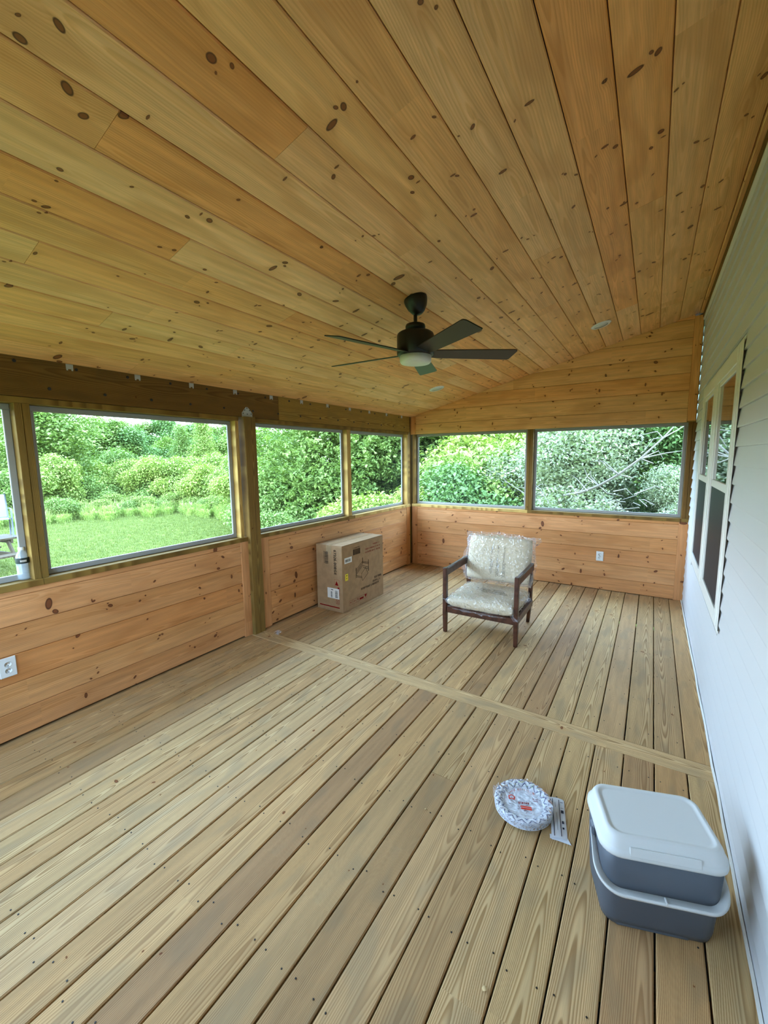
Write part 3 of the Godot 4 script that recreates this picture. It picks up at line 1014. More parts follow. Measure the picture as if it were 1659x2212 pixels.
# rows of small ink strokes the size of letters, for print too small to read in the photograph
func letters(x: float, y: float, width: float, h: float, seed_: int) -> Array:
	var r := RandomNumberGenerator.new()
	r.seed = seed_
	var out := []
	var cx := x
	while cx < x + width:
		var w := h * r.randf_range(0.45, 0.7)
		if r.randf() < 0.16:
			cx += h * 0.5
			continue
		var s := h * 0.17
		out.append([cx, y, s, h])
		if r.randf() < 0.7: out.append([cx + w - s, y, s, h])
		if r.randf() < 0.7: out.append([cx, y + h - s, w, s])
		if r.randf() < 0.6: out.append([cx, y + h * 0.45, w, s])
		if r.randf() < 0.5: out.append([cx, y, w, s])
		cx += w + h * 0.2
	return out

func bars(x: float, y: float, w: float, h: float, seed_: int, upright := true) -> Array:
	var r := RandomNumberGenerator.new()
	r.seed = seed_
	var out := []
	var c := 0.0
	var length := w if upright else h
	while c < length - 0.003:
		var b := r.randf_range(0.0012, 0.0042)
		out.append([x + c, y, b, h] if upright else [x, y + c, w, b])
		c += b + r.randf_range(0.0012, 0.0035)
	return out

func carton() -> void:
	var size := Vector3(0.368, 0.735, 0.795)
	var c := thing("cardboard_box", "tall brown cardboard carton with printed chair drawing standing against the left wall", "box", Vector3(-2.917, 0.001, -3.838), deg_to_rad(-0.7))
	var st := begin()
	box(st, at(Vector3(0, size.y * 0.5, 0)), size, 0.004)
	part("carton_shell", st, M.cardboard, c)
	# top flaps meet along the length under clear tape
	for s in [-1.0, 1.0]:
		st = begin()
		box(st, Transform3D(Basis(Vector3(0, 0, 1), s * 0.012), Vector3(s * size.x * 0.25, size.y + 0.003, 0)), Vector3(size.x * 0.5 - 0.003, 0.004, size.z - 0.004), 0.001)
		part("flap", st, M.cardboard, c)
	st = begin()
	box(st, at(Vector3(0, size.y + 0.0065, 0)), Vector3(0.07, 0.0006, size.z - 0.002), 0.0002)
	box(st, at(Vector3(0, size.y - 0.05, size.z * 0.5 + 0.0005)), Vector3(0.07, 0.1, 0.0006), 0.0002)
	part("packing_tape", st, M.tape, c)
	# the long side, seen from the room: x runs away from the near corner
	var side := Transform3D(Basis(Vector3(0, 0, -1), Vector3(0, 1, 0), Vector3(1, 0, 0)), Vector3(size.x * 0.5, 0, size.z * 0.5))
	marks("barcode", bars(0.195, 0.605, 0.13, 0.065, 4), M.print_black, c, side)
	marks("small_print", letters(0.195, 0.678, 0.13, 0.012, 5), M.print_black, c, side)
	marks("notice", letters(0.42, 0.585, 0.30, 0.016, 6) + letters(0.42, 0.622, 0.30, 0.016, 7) + letters(0.58, 0.66, 0.14, 0.014, 8), M.print_red, c, side)
	var lab := begin()
	box(lab, side * at(Vector3(0.105, 0.570, 0.0006)), Vector3(0.13, 0.062, 0.001), 0.0002)
	var l := part("shipping_label", lab, M.label_white, c)
	marks("barcode", bars(0.055, 0.553, 0.095, 0.03, 9), M.print_black, l, side * at(Vector3(0, 0, 0.0006)))
	lab = begin()
	box(lab, side * at(Vector3(0.072, 0.385, 0.0006)), Vector3(0.05, 0.075, 0.001), 0.0002)
	l = part("yellow_sticker", lab, M.label_yellow, c)
	marks("print", [[0.062, 0.40, 0.02, 0.008], [0.066, 0.368, 0.012, 0.01]], M.print_black, l, side * at(Vector3(0, 0, 0.0006)))
	# outline drawing of the chair, printed upside down
	var d := [[0.235, 0.425, 0.365, 0.50], [0.245, 0.41, 0.37, 0.485], [0.24, 0.36, 0.24, 0.455], [0.248, 0.36, 0.248, 0.455], [0.365, 0.475, 0.365, 0.545], [0.373, 0.475, 0.373, 0.545], [0.365, 0.50, 0.485, 0.465], [0.37, 0.485, 0.485, 0.452], [0.478, 0.36, 0.478, 0.50], [0.487, 0.365, 0.487, 0.50], [0.24, 0.365, 0.345, 0.33], [0.24, 0.35, 0.345, 0.315], [0.24, 0.335, 0.24, 0.365], [0.345, 0.315, 0.345, 0.365], [0.245, 0.375, 0.375, 0.455], [0.345, 0.36, 0.42, 0.415], [0.365, 0.275, 0.345, 0.33], [0.365, 0.275, 0.470, 0.34], [0.470, 0.34, 0.42, 0.42], [0.375, 0.43, 0.480, 0.39], [0.37, 0.45, 0.48, 0.41], [0.25, 0.395, 0.37, 0.47]]
	strokes("chair_drawing", d, 0.0045, M.print_black, c, side)
	marks("product_lines", letters(0.60, 0.245, 0.135, 0.024, 11) + letters(0.565, 0.205, 0.17, 0.024, 12) + letters(0.335, 0.170, 0.36, 0.024, 13), M.print_black, c, side)
	marks("handling_icons", [[0.13, 0.075, 0.012, 0.012], [0.19, 0.078, 0.03, 0.006], [0.26, 0.075, 0.012, 0.02], [0.30, 0.065, 0.075, 0.022]], M.print_red, c, side)
	strokes("handling_frame", [[0.11, 0.055, 0.45, 0.055], [0.11, 0.105, 0.45, 0.105], [0.11, 0.055, 0.11, 0.105], [0.165, 0.055, 0.165, 0.105], [0.235, 0.055, 0.235, 0.105], [0.29, 0.055, 0.29, 0.105], [0.385, 0.055, 0.385, 0.105], [0.45, 0.055, 0.45, 0.105]], 0.002, M.print_red, c, side)
	st = begin()
	tri(st, side * Vector3(0.395, 0.102, 0.001), side * Vector3(0.44, 0.102, 0.001), side * Vector3(0.417, 0.06, 0.001))
	part("warning_triangle", st, M.print_red, c)
	# the end that faces the camera: x runs from the wall to the near corner
	var end := Transform3D(Basis(Vector3(1, 0, 0), Vector3(0, 1, 0), Vector3(0, 0, 1)), Vector3(-size.x * 0.5, 0, size.z * 0.5))
	words("model_number", "67326.00BGE", 0.046, M.print_black, c, end * Transform3D(Basis(Vector3(0, 0, 1), -PI * 0.5), Vector3(0.270, 0.555, 0.0008)))
	marks("barcode", bars(0.125, 0.53, 0.05, 0.14, 21, false), M.print_black, c, end)
	marks("small_print", bars(0.112, 0.53, 0.008, 0.14, 25, false), M.print_black, c, end)
	lab = begin()
	box(lab, end * at(Vector3(0.235, 0.205, 0.0006)), Vector3(0.165, 0.115, 0.001), 0.0002)
	l = part("shipping_label", lab, M.label_white, c)
	marks("barcode", bars(0.200, 0.155, 0.022, 0.07, 22, false) + bars(0.262, 0.16, 0.035, 0.085, 23, false) + [[0.205, 0.24, 0.03, 0.008]], M.print_black, l, end * at(Vector3(0, 0, 0.0006)))
	st = begin()
	tri(st, end * Vector3(0.262, 0.30, 0.001), end * Vector3(0.285, 0.352, 0.001), end * Vector3(0.312, 0.30, 0.001))
	part("warning_triangle", st, M.print_red, c)
	marks("warning_bar", [[0.298, 0.19, 0.024, 0.09]], M.print_red, c, end)
	strokes("warning_frame", [[0.255, 0.285, 0.322, 0.285], [0.255, 0.365, 0.322, 0.365], [0.255, 0.285, 0.255, 0.365], [0.322, 0.19, 0.322, 0.365]], 0.002, M.print_red, c, end)
	strokes("icon", [[0.275, 0.095, 0.315, 0.095], [0.275, 0.14, 0.315, 0.14], [0.275, 0.095, 0.275, 0.14], [0.315, 0.095, 0.315, 0.14], [0.285, 0.117, 0.305, 0.117], [0.295, 0.105, 0.295, 0.13]], 0.004, M.print_red, c, end)
	marks("red_line", [[0.035, 0.044, 0.285, 0.013]], M.print_red, c, end)

# a cushion: two bulging sheets that meet at the rim
func pillow(w: float, d: float, t: float, n: int, p: float, bump := 0.0, seed_ := 1, sag := 0.0) -> SurfaceTool:
	var st := begin(true)
	var ns := FastNoiseLite.new()
	ns.seed = seed_
	ns.frequency = 8.0
	ns.fractal_type = FastNoiseLite.FRACTAL_RIDGED
	ns.fractal_octaves = 2
	var grid := [[], []]
	for s in 2:
		for i in n + 1:
			var row := []
			for j in n + 1:
				var a := -cos(PI * i / n)
				var b := -cos(PI * j / n)
				var a1: float = lerpf(a, 2.0 * i / n - 1.0, 0.4)
				var b1: float = lerpf(b, 2.0 * j / n - 1.0, 0.4)
				var h := t * 0.5 * pow(maxf(0.0, (1.0 - pow(absf(a1), p)) * (1.0 - pow(absf(b1), p))), 0.42)
				var round_ := 1.0 - 0.035 * pow(absf(a1 * b1), 4.0)
				var q := Vector3(a1 * w * 0.5 * round_, h if s == 0 else -h, b1 * d * 0.5 * round_)
				if bump > 0.0 and i > 0 and j > 0 and i < n and j < n:
					q += Vector3(ns.get_noise_3d(q.x, q.y + 5.0, q.z), ns.get_noise_3d(q.x + 9.0, q.y, q.z), ns.get_noise_3d(q.x, q.y, q.z + 7.0)) * bump
				q.y -= sag * (a1 * a1 + b1 * b1) * 0.5
				row.append(q)
			grid[s].append(row)
	for i in n:
		for j in n:
			var g: Array = grid[0]
			quad(st, g[i][j], g[i + 1][j], g[i + 1][j + 1], g[i][j + 1])
			g = grid[1]
			quad(st, g[i][j], g[i][j + 1], g[i + 1][j + 1], g[i + 1][j])
	return st

# loose plastic at a cushion's corners and seams: a crumpled strip from p to q that sticks out along o
func frill(called: String, parent: Node, hold: Transform3D, p: Vector3, q: Vector3, o: Vector3, seed_: int) -> void:
	var st := begin()
	var r := RandomNumberGenerator.new()
	r.seed = seed_
	var n := 14
	var side := (q - p).cross(o).normalized()
	var prev := []
	for i in n + 1:
		var t := float(i) / n
		var a := p.lerp(q, t)
		var taper := sin(PI * t) * 0.8 + 0.2
		var b := a + o * taper * r.randf_range(0.45, 0.75) + side * r.randf_range(-0.012, 0.012)
		var c := a + o * taper * r.randf_range(0.85, 1.1) + side * r.randf_range(-0.018, 0.018)
		if prev.size():
			quad(st, prev[0], prev[1], b, a)
			quad(st, prev[1], prev[2], c, b)
		prev = [a, b, c]
	part(called, st, M.clear_plastic, parent, hold)

func armchair() -> void:
	var base := Vector3(-1.266, 0.001, -3.58)
	var c := thing("armchair", "low armchair with dark brown wooden frame and flat arms standing on the deck", "armchair", base, deg_to_rad(0.6))
	# front legs run up to the arms and taper to the floor
	for s in [-1.0, 1.0]:
		var st := begin()
		var rings := []
		for q in [[0.0, 0.030, 0.034, -0.004], [0.008, 0.034, 0.038, -0.004], [0.20, 0.038, 0.050, 0.0], [0.60, 0.036, 0.050, 0.0], [0.628, 0.036, 0.050, 0.0], [0.634, 0.030, 0.044, 0.0]]:
			rings.append(shift(rounded_rect(q[1], q[2], 0.006, q[0], 2), Vector3(s * 0.335, 0, float(q[3]))))
		loft(st, rings)
		part("leg", st, M.walnut, c)
		st = begin()
		rings = []
		for q in [[0.0, 0.028, 0.034, -0.070], [0.008, 0.032, 0.038, -0.069], [0.20, 0.036, 0.050, -0.035], [0.45, 0.036, 0.048, 0.0], [0.60, 0.036, 0.045, 0.02]]:
			rings.append(shift(rounded_rect(q[1], q[2], 0.006, q[0], 2), Vector3(s * 0.325 * (1.0 - 0.1 * (1.0 - minf(1.0, float(q[0]) / 0.3))), 0, -0.575 + float(q[3]))))
		loft(st, rings)
		part("leg", st, M.walnut, c)
		st = begin()
		box(st, Transform3D(Basis(Vector3(1, 0, 0), deg_to_rad(0.8)), Vector3(s * 0.335, 0.594, -0.285)), Vector3(0.036, 0.076, 0.57), 0.008)
		part("armrest", st, M.walnut, c)
		st = begin()
		box(st, at(Vector3(s * 0.335, 0.228, -0.30)), Vector3(0.026, 0.062, 0.56), 0.004)
		part("side_rail", st, M.walnut, c)
	var st := begin()
	box(st, at(Vector3(0, 0.230, 0.0)), Vector3(0.634, 0.062, 0.028), 0.004)
	part("front_rail", st, M.walnut, c)
	st = begin()
	box(st, at(Vector3(0, 0.225, -0.56)), Vector3(0.61, 0.062, 0.026), 0.004)
	part("back_rail", st, M.walnut, c)
	for k in 6:
		st = begin()
		box(st, at(Vector3(0, 0.240, -0.07 - 0.09 * k)), Vector3(0.64, 0.016, 0.05), 0.003)
		part("seat_slat", st, M.walnut, c)
	for k in 2:
		st = begin()
		box(st, Transform3D(Basis(Vector3(1, 0, 0), deg_to_rad(-14.0)), Vector3(0, 0.47 + 0.17 * k, -0.60 - 0.05 * k)), Vector3(0.61, 0.06, 0.022), 0.004)
		part("back_slat", st, M.walnut, c)
	# seat cushion in its bag
	var seat := thing("seat_cushion", "cream seat cushion wrapped in clear plastic on the armchair", "cushion", base + Vector3(0, 0.318, -0.262), deg_to_rad(0.6))
	part("cushion", pillow(0.640, 0.61, 0.130, 24, 7.0), M.linen, seat)
	part("plastic_bag", pillow(0.660, 0.640, 0.142, 64, 6.0, 0.012, 5), M.clear_plastic, seat)
	frill("bag_edge", seat, Transform3D(), Vector3(-0.30, 0.0, 0.30), Vector3(-0.31, 0.02, 0.16), Vector3(-0.07, 0.03, 0.03), 3)
	frill("bag_edge", seat, Transform3D(), Vector3(0.29, -0.03, 0.315), Vector3(0.315, -0.03, 0.20), Vector3(0.06, -0.04, 0.035), 4)
	frill("bag_edge", seat, Transform3D(), Vector3(0.315, 0.03, -0.10), Vector3(0.31, 0.05, 0.08), Vector3(0.085, 0.0, 0.0), 5)
	frill("bag_edge", seat, Transform3D(), Vector3(-0.25, -0.055, 0.30), Vector3(0.25, -0.055, 0.30), Vector3(0, -0.014, 0.016), 6)
	var text := Transform3D(Basis(Vector3(1, 0, 0.05).normalized(), Vector3(0.05, 0, -1).normalized(), Vector3(0, 1, 0)), Vector3(-0.13, 0.0735, -0.03))
	var rows := []
	for k in 5: rows += letters(0.02 * k, -0.024 * k, 0.26, 0.012, 40 + k)
	marks("bag_print", rows, M.print_black, seat, text)
	# back cushion leaning on the back slats
	var lean := Basis(Vector3(0, 1, 0), deg_to_rad(0.6)) * Basis(Vector3(1, 0, 0), deg_to_rad(74.0))
	var back := thing("back_cushion", "cream back cushion wrapped in clear plastic leaning in the armchair", "cushion", base + Vector3(0.0, 0.638, -0.555))
	var hold := Transform3D(lean, Vector3.ZERO)
	part("cushion", pillow(0.645, 0.45, 0.17, 24, 4.0), M.linen, back, hold)
	part("plastic_bag", pillow(0.690, 0.490, 0.18, 64, 4.0, 0.013, 8), M.clear_plastic, back, hold)
	frill("bag_edge", back, hold, Vector3(-0.345, 0.0, -0.25), Vector3(0.345, 0.0, -0.235), Vector3(0.005, 0.01, -0.03), 13)
	frill("bag_edge", back, hold, Vector3(-0.335, 0.0, -0.10), Vector3(-0.30, 0.0, -0.25), Vector3(-0.05, 0.0, -0.055), 14)
	frill("bag_edge", back, hold, Vector3(0.30, 0.0, -0.245), Vector3(0.335, 0.0, -0.15), Vector3(0.085, 0.0, -0.03), 15)
	frill("bag_edge", back, hold, Vector3(-0.34, 0.0, 0.22), Vector3(-0.34, 0.0, -0.10), Vector3(-0.05, 0.0, 0.0), 16)
	frill("bag_edge", back, hold, Vector3(0.34, 0.0, 0.22), Vector3(0.34, 0.0, -0.14), Vector3(0.035, 0.0, 0.0), 17)
	var cols := []
	var at_x := -0.055
	for k in 3:
		var len: float = [0.27, 0.30, 0.31][k]
		for q in 4:
			for e in 26:
				if rng.randf() < 0.75 and (e < 12 or q < 2) and e * 0.0115 < len:
					cols.append([at_x + 0.063 * k + q * 0.0085, -0.17 + e * 0.0115, 0.0036, 0.008])
	var face := hold * Transform3D(Basis(Vector3(1, 0, 0), Vector3(0, 0, -1), Vector3(0, 1, 0)), Vector3(0, 0.093, 0.0))
	marks("bag_print", cols, M.print_black, back, face)

func shift(ring_: Array, by: Vector3) -> Array:
	var out := []
	for p in ring_: out.append(p + by)
	return out

func cooler() -> void:
	var c := thing("cooler", "grey picnic cooler with white lid and swing handle beside the house wall", "cooler", Vector3(0.076, 0.001, -1.690), deg_to_rad(18.85))
	var st := begin(true)
	loft(st, [rounded_rect(0.335, 0.215, 0.045, 0.0), rounded_rect(0.352, 0.232, 0.05, 0.004), rounded_rect(0.362, 0.243, 0.052, 0.03), rounded_rect(0.376, 0.262, 0.055, 0.17), rounded_rect(0.384, 0.272, 0.056, 0.298), rounded_rect(0.36, 0.25, 0.05, 0.302)])
	part("body", st, M.cooler_grey, c)
	st = begin(true)
	loft(st, [rounded_rect(0.236, 0.05, 0.01, 0.0), rounded_rect(0.226, 0.05, 0.01, 0.030)])
	part("foot_recess", st, M.cooler_grey, c, at(Vector3(-0.02, 0.002, 0.0925)))
	st = begin(true)
	loft(st, [rounded_rect(0.388, 0.276, 0.058, 0.293), rounded_rect(0.400, 0.288, 0.062, 0.295), rounded_rect(0.402, 0.290, 0.063, 0.300), rounded_rect(0.400, 0.288, 0.062, 0.316), rounded_rect(0.392, 0.280, 0.06, 0.318), rounded_rect(0.386, 0.274, 0.058, 0.324), rounded_rect(0.372, 0.258, 0.052, 0.346), rounded_rect(0.358, 0.244, 0.046, 0.358), rounded_rect(0.340, 0.226, 0.042, 0.362), rounded_rect(0.330, 0.216, 0.04, 0.361), rounded_rect(0.322, 0.208, 0.036, 0.3565), rounded_rect(0.30, 0.19, 0.03, 0.3575)])
	var lid := part("lid", st, M.cooler_white, c)
	# latch panel in the front of the lid
	st = begin()
	box(st, Transform3D(Basis(Vector3(1, 0, 0), deg_to_rad(-14.0)), Vector3(-0.008, 0.322, 0.1395)), Vector3(0.215, 0.030, 0.008), 0.002)
	part("latch_panel", st, M.cooler_white, lid)
	# the swing handle: a flat band from pivot to pivot, hanging in front
	st = begin(true)
	var path := []
	var hw := 0.2005
	var hd := 0.148
	var round_ := 0.075
	for k in 8: path.append([Vector3(-hw, 0, lerpf(0.0, hd - round_, k / 8.0)), Vector3(-1, 0, 0)])
	for k in 13:
		var a := PI * 0.5 * k / 12.0
		path.append([Vector3(-hw + round_ - round_ * cos(a), 0, hd - round_ + round_ * sin(a)), Vector3(-cos(a), 0, sin(a))])
	for k in range(1, 8): path.append([Vector3(lerpf(-hw + round_, hw - round_, k / 8.0), 0, hd), Vector3(0, 0, 1)])
	for k in 13:
		var a := PI * 0.5 * k / 12.0
		path.append([Vector3(hw - round_ + round_ * sin(a), 0, hd - round_ + round_ * cos(a)), Vector3(sin(a), 0, cos(a))])
	for k in range(1, 9): path.append([Vector3(hw, 0, lerpf(hd - round_, 0.0, k / 8.0)), Vector3(1, 0, 0)])
	for p in path: p[0].y = 0.168 + 0.094 * pow(maxf(0.0, 1.0 - p[0].z / hd), 1.25)
	var prev := []
	for i in path.size():
		var p: Vector3 = path[i][0]
		var o: Vector3 = path[i][1]
		var wide := lerpf(0.010, 0.026, clampf(p.z / 0.12, 0.0, 1.0))
		var sec := [p - o * (wide * 0.5), p - o * (wide * 0.45) + Vector3(0, 0.004, 0), p + o * (wide * 0.3) + Vector3(0, 0.003, 0), p + o * (wide * 0.5) + Vector3(0, 0.006, 0), p + o * (wide * 0.58) + Vector3(0, -0.002, 0), p + o * (wide * 0.5) + Vector3(0, -0.008, 0), p - o * (wide * 0.45) + Vector3(0, -0.004, 0)]
		if prev.size(): ring(st, prev, sec)
		else: cap(st, sec, true)
		prev = sec
	cap(st, prev, false)
	var h := part("handle", st, M.cooler_white, c)
	st = begin()
	box(st, at(Vector3(0.0, 0.172, hd + 0.004)), Vector3(0.005, 0.009, 0.022), 0.001)
	part("rib", st, M.cooler_white, h)
	for s in [-1.0, 1.0]:
		st = begin()
		box(st, at(Vector3(s * 0.196, 0.262, 0)), Vector3(0.018, 0.05, 0.04), 0.006)
		part("pivot", st, M.cooler_grey, h)

func plates() -> void:
	var p := thing("paper_plate_pack", "shrink-wrapped stack of white paper plates with blue chevron rims on the deck", "paper plates", Vector3(-0.425, 0.001, -1.866), deg_to_rad(20))
	# chevrons round the rim, drawn on the plate itself
	var im := Image.create(1024, 128, false, Image.FORMAT_RGB8)
	im.fill(Color(0.90, 0.91, 0.93))
	for x in 1024:
		for y in 128:
			var f := fposmod(x / 1024.0 * 17.0, 1.0)
			var r := y / 128.0
			var chev := absf(f - 0.5) * 1.3
			var band := fposmod(r * 1.5 - chev, 0.75)
			var on := band < 0.18 or (band > 0.28 and band < 0.33)
			if on and r > 0.10 and r < 0.92:
				im.set_pixel(x, y, Color(0.10, 0.14, 0.36) if band < 0.18 else Color(0.40, 0.46, 0.62))
			if r < 0.03: im.set_pixel(x, y, Color(0.16, 0.18, 0.34))
	var rim: StandardMaterial3D = M.paper.duplicate()
	rim.resource_name = "plate_print"
	rim.albedo_color = Color.WHITE
	rim.albedo_texture = ImageTexture.create_from_image(im)
	M["plate_print"] = rim
	var st := begin(true)
	var prof := [Vector2(0.089, 0.002), Vector2(0.095, 0.006), Vector2(0.102, 0.013), Vector2(0.112, 0.0165), Vector2(0.122, 0.0175), Vector2(0.129, 0.0165), Vector2(0.131, 0.0145)]
	var prev := []
	var n := 96
	for i in prof.size():
		var r := []
		for k in n:
			var a := TAU * k / n
			var flute := 0.0008 * sin(a * 48.0) * (1.0 if i > 1 else 0.0)
			r.append(Vector3(cos(a) * prof[i].x, prof[i].y + flute, sin(a) * prof[i].x))
		if prev.size():
			for k in n:
				var j := (k + 1) % n
				var v0 := float(i - 1) / (prof.size() - 1)
				var v1 := float(i) / (prof.size() - 1)
				quad(st, prev[k], prev[j], r[j], r[k], Vector2(float(k) / n, v0), Vector2(float(k + 1) / n, v0), Vector2(float(k + 1) / n, v1), Vector2(float(k) / n, v1))
		prev = r
	st.generate_normals()
	var rim_mesh := st.commit()
	st = begin(true)
	lathe(st, [Vector2(0.0895, 0.0025), Vector2(0.001, 0.0015)], 48)
	st.generate_normals()
	var well := st.commit()
	for k in 12:
		var q := Node3D.new()
		q.name = "plate"
		p.add_child(q, true)
		q.position = Vector3(rng.randf_range(-0.001, 0.001), 0.0030 * k, rng.randf_range(-0.001, 0.001))
		q.rotation.y = k * 0.7
		part("rim", rim_mesh, M.plate_print, q)
		part("well", well, M.paper, q)
	# printed wrapper: a taut film with loose gathers on the far side
	st = begin(true)
	lathe(st, [Vector2(0.092, 0.0), Vector2(0.108, 0.009), Vector2(0.132, 0.018), Vector2(0.1345, 0.045), Vector2(0.130, 0.052), Vector2(0.118, 0.0515), Vector2(0.098, 0.045), Vector2(0.07, 0.041), Vector2(0.001, 0.040)], 48)
	var film := part("plastic_wrap", st, M.clear_plastic, p)
	frill("wrap_gather", film, Transform3D(), Vector3(-0.06, 0.046, -0.118), Vector3(0.07, 0.046, -0.112), Vector3(0.0, 0.006, -0.022), 51)
	frill("wrap_gather", film, Transform3D(), Vector3(-0.125, 0.04, 0.02), Vector3(-0.10, 0.046, -0.085), Vector3(-0.028, 0.004, -0.012), 52)
	var top := Transform3D(Basis(Vector3(1, 0, 0), Vector3(0, 0, -1), Vector3(0, 1, 0)), Vector3(0, 0.0402, 0))
	var arc := []
	for k in 15:
		var a := deg_to_rad(150.0 - 7.5 * k)
		for e in letters(0, 0, 0.006, 0.010, 60 + k):
			arc.append([0.072 * cos(a) + float(e[0]), 0.070 * sin(a) + float(e[1]), e[2], e[3]])
	marks("wrap_lettering", arc, M.print_orange, film, top)
	strokes("wrap_emblem", [[-0.068, 0.018, -0.052, 0.032], [-0.052, 0.032, -0.036, 0.018], [-0.064, 0.018, -0.064, 0.004], [-0.040, 0.018, -0.040, 0.004], [-0.064, 0.004, -0.052, 0.010], [-0.052, 0.010, -0.040, 0.004]], 0.005, M.print_orange, film, top)
	words("wrap_word", "plates", 0.017, M.print_red, film, top * Transform3D(Basis(Vector3(0, 0, 1), deg_to_rad(4)), Vector3(0.0, -0.008, 0.0006)))
	marks("wrap_tag", [[-0.016, -0.034, 0.05, 0.008], [-0.014, -0.046, 0.048, 0.010]], M.print_orange, film, top)
	marks("wrap_count", letters(0.045, 0.020, 0.020, 0.008, 77) + letters(0.048, 0.008, 0.016, 0.008, 78), M.print_red, film, top)

func leaflet() -> void:
	# a sheet folded in three, one fold standing open
	var l := thing("leaflet", "folded printed paper leaflet tucked beside the paper plates on the deck", "leaflet", Vector3(-0.283, 0.001, -1.893))
	var b := Basis(Vector3(0, 1, 0), deg_to_rad(13.5))
	var hold := Transform3D(b, Vector3.ZERO)
	var st := begin()
	box(st, at(Vector3(0.010, 0.0012, 0.0)), Vector3(0.066, 0.0008, 0.240), 0.0002)
	part("inner_fold", st, M.paper, l, hold)
	st = begin(true)
	var prev := []
	for k in 9:
		var t := k / 8.0
		var x := lerpf(-0.022, 0.038, t)
		var y := 0.003 + 0.004 * sin(PI * t)
		var r := [Vector3(x, y, -0.122), Vector3(x, y, 0.110)]
		if prev.size(): quad(st, prev[0], prev[1], r[1], r[0])
		prev = r
	part("outer_fold", st, M.paper, l, hold)
	st = begin()
	quad(st, Vector3(-0.030, 0.0022, 0.095), Vector3(-0.030, 0.0022, 0.118), Vector3(0.056, 0.0022, 0.128), Vector3(0.040, 0.0022, 0.09))
	part("corner", st, M.paper, l, hold)
	var top := hold * Transform3D(Basis(Vector3(1, 0, 0), Vector3(0, 0, -1), Vector3(0, 1, 0)), Vector3(0.008, 0.0074, 0))
	marks("print", [[-0.020, -0.105, 0.003, 0.215], [0.009, -0.100, 0.003, 0.210], [0.016, 0.094, 0.012, 0.003], [0.016, 0.06, 0.012, 0.002], [0.016, 0.03, 0.012, 0.018], [0.017, -0.03, 0.008, 0.016], [0.017, -0.06, 0.008, 0.010], [-0.008, 0.06, 0.0015, 0.03], [-0.004, -0.07, 0.001, 0.10]], M.print_navy, l, top)

func bottle() -> void:
	var b := thing("water_bottle", "small clear plastic water bottle with green label band on the window sill", "bottle", Vector3(-3.222, 0.956, -0.921), 0.4)
	var st := begin(true)
	var prof := [Vector2(0.001, 0.003), Vector2(0.022, 0.0), Vector2(0.031, 0.006), Vector2(0.0325, 0.018)]
	for k in 5:
		prof.append(Vector2(0.0310, 0.026 + 0.013 * k))
		prof.append(Vector2(0.0328, 0.0325 + 0.013 * k))
	prof += [Vector2(0.0325, 0.100), Vector2(0.0330, 0.132), Vector2(0.0315, 0.142), Vector2(0.026, 0.158), Vector2(0.017, 0.173), Vector2(0.0135, 0.181), Vector2(0.0135, 0.186)]
	lathe(st, prof, 28)
	part("bottle_body", st, M.bottle_plastic, b)
	st = begin(true)
	lathe(st, [Vector2(0.001, 0.005), Vector2(0.028, 0.007), Vector2(0.0300, 0.02), Vector2(0.0300, 0.085), Vector2(0.001, 0.085)], 24)
	part("water", st, M.water, b)
	st = begin(true)
	lathe(st, [Vector2(0.0334, 0.104), Vector2(0.0338, 0.108), Vector2(0.0338, 0.134), Vector2(0.0332, 0.138)], 28)
	var lab := part("label_band", st, M.label_green, b)
	for k in 6:
		var a := 0.15 + 0.16 * k
		st = begin()
		box(st, Transform3D(Basis(Vector3(0, 1, 0), -a + PI * 0.5), Vector3(cos(a) * 0.0340, 0.120, sin(a) * 0.0340)), Vector3(0.0035, 0.012, 0.0006), 0.0002)
		part("lettering", st, M.label_white, lab)
	st = begin(true)
	lathe(st, [Vector2(0.0155, 0.184), Vector2(0.0155, 0.199), Vector2(0.0145, 0.201), Vector2(0.001, 0.201)], 24)
	part("cap", st, M.white_plastic, b)

func litter() -> void:
	var w := thing("plastic_scrap", "small crumpled clear plastic scrap on the deck beside the green post", "wrapper", Vector3(-2.925, 0.004, -2.668))
	var st := begin()
	var r := RandomNumberGenerator.new()
	r.seed = 5
	var pts := []
	for k in 26:
		pts.append(Vector3(r.randf_range(-0.035, 0.035), r.randf_range(0.0, 0.05), r.randf_range(-0.035, 0.035)))
	for k in 24:
		tri(st, pts[k], pts[k + 1], pts[(k * 7 + 3) % 26])
	part("film", st, M.clear_plastic, w)
	for q in [[-0.35, -1.106, 0.016, "pale curled wood shaving on the deck between the cooler and the viewer"], [-2.70, -2.95, 0.010, "pale wood chip on the deck near the crumpled plastic scrap"], [-2.87, -5.60, 0.03, "pale flat wood offcut on the deck at the far corner"], [-0.82, -1.62, 0.008, "tiny pale wood chip on the deck left of the paper plates"]]:
		var o := thing("wood_chip", q[3], "wood chip", Vector3(q[0], 0.001, q[1]), rng.randf() * TAU, "wood chips on the deck")
		st = begin()
		var s: float = q[2]
		var prev := []
		for k in 5:
			var t := k / 4.0
			var x := s * (t - 0.5)
			var y := 0.001 + s * 0.25 * sin(PI * t)
			var ww := s * (0.25 + 0.2 * sin(PI * t))
			var c := [Vector3(x, y, -ww), Vector3(x, y + 0.0008, -ww), Vector3(x, y + 0.0008, ww), Vector3(x, y, ww)]
			if prev.size(): ring(st, c, prev)
			else: cap(st, c, true)
			prev = c
		cap(st, prev, false)
		part("shaving", st, M.chip, o)

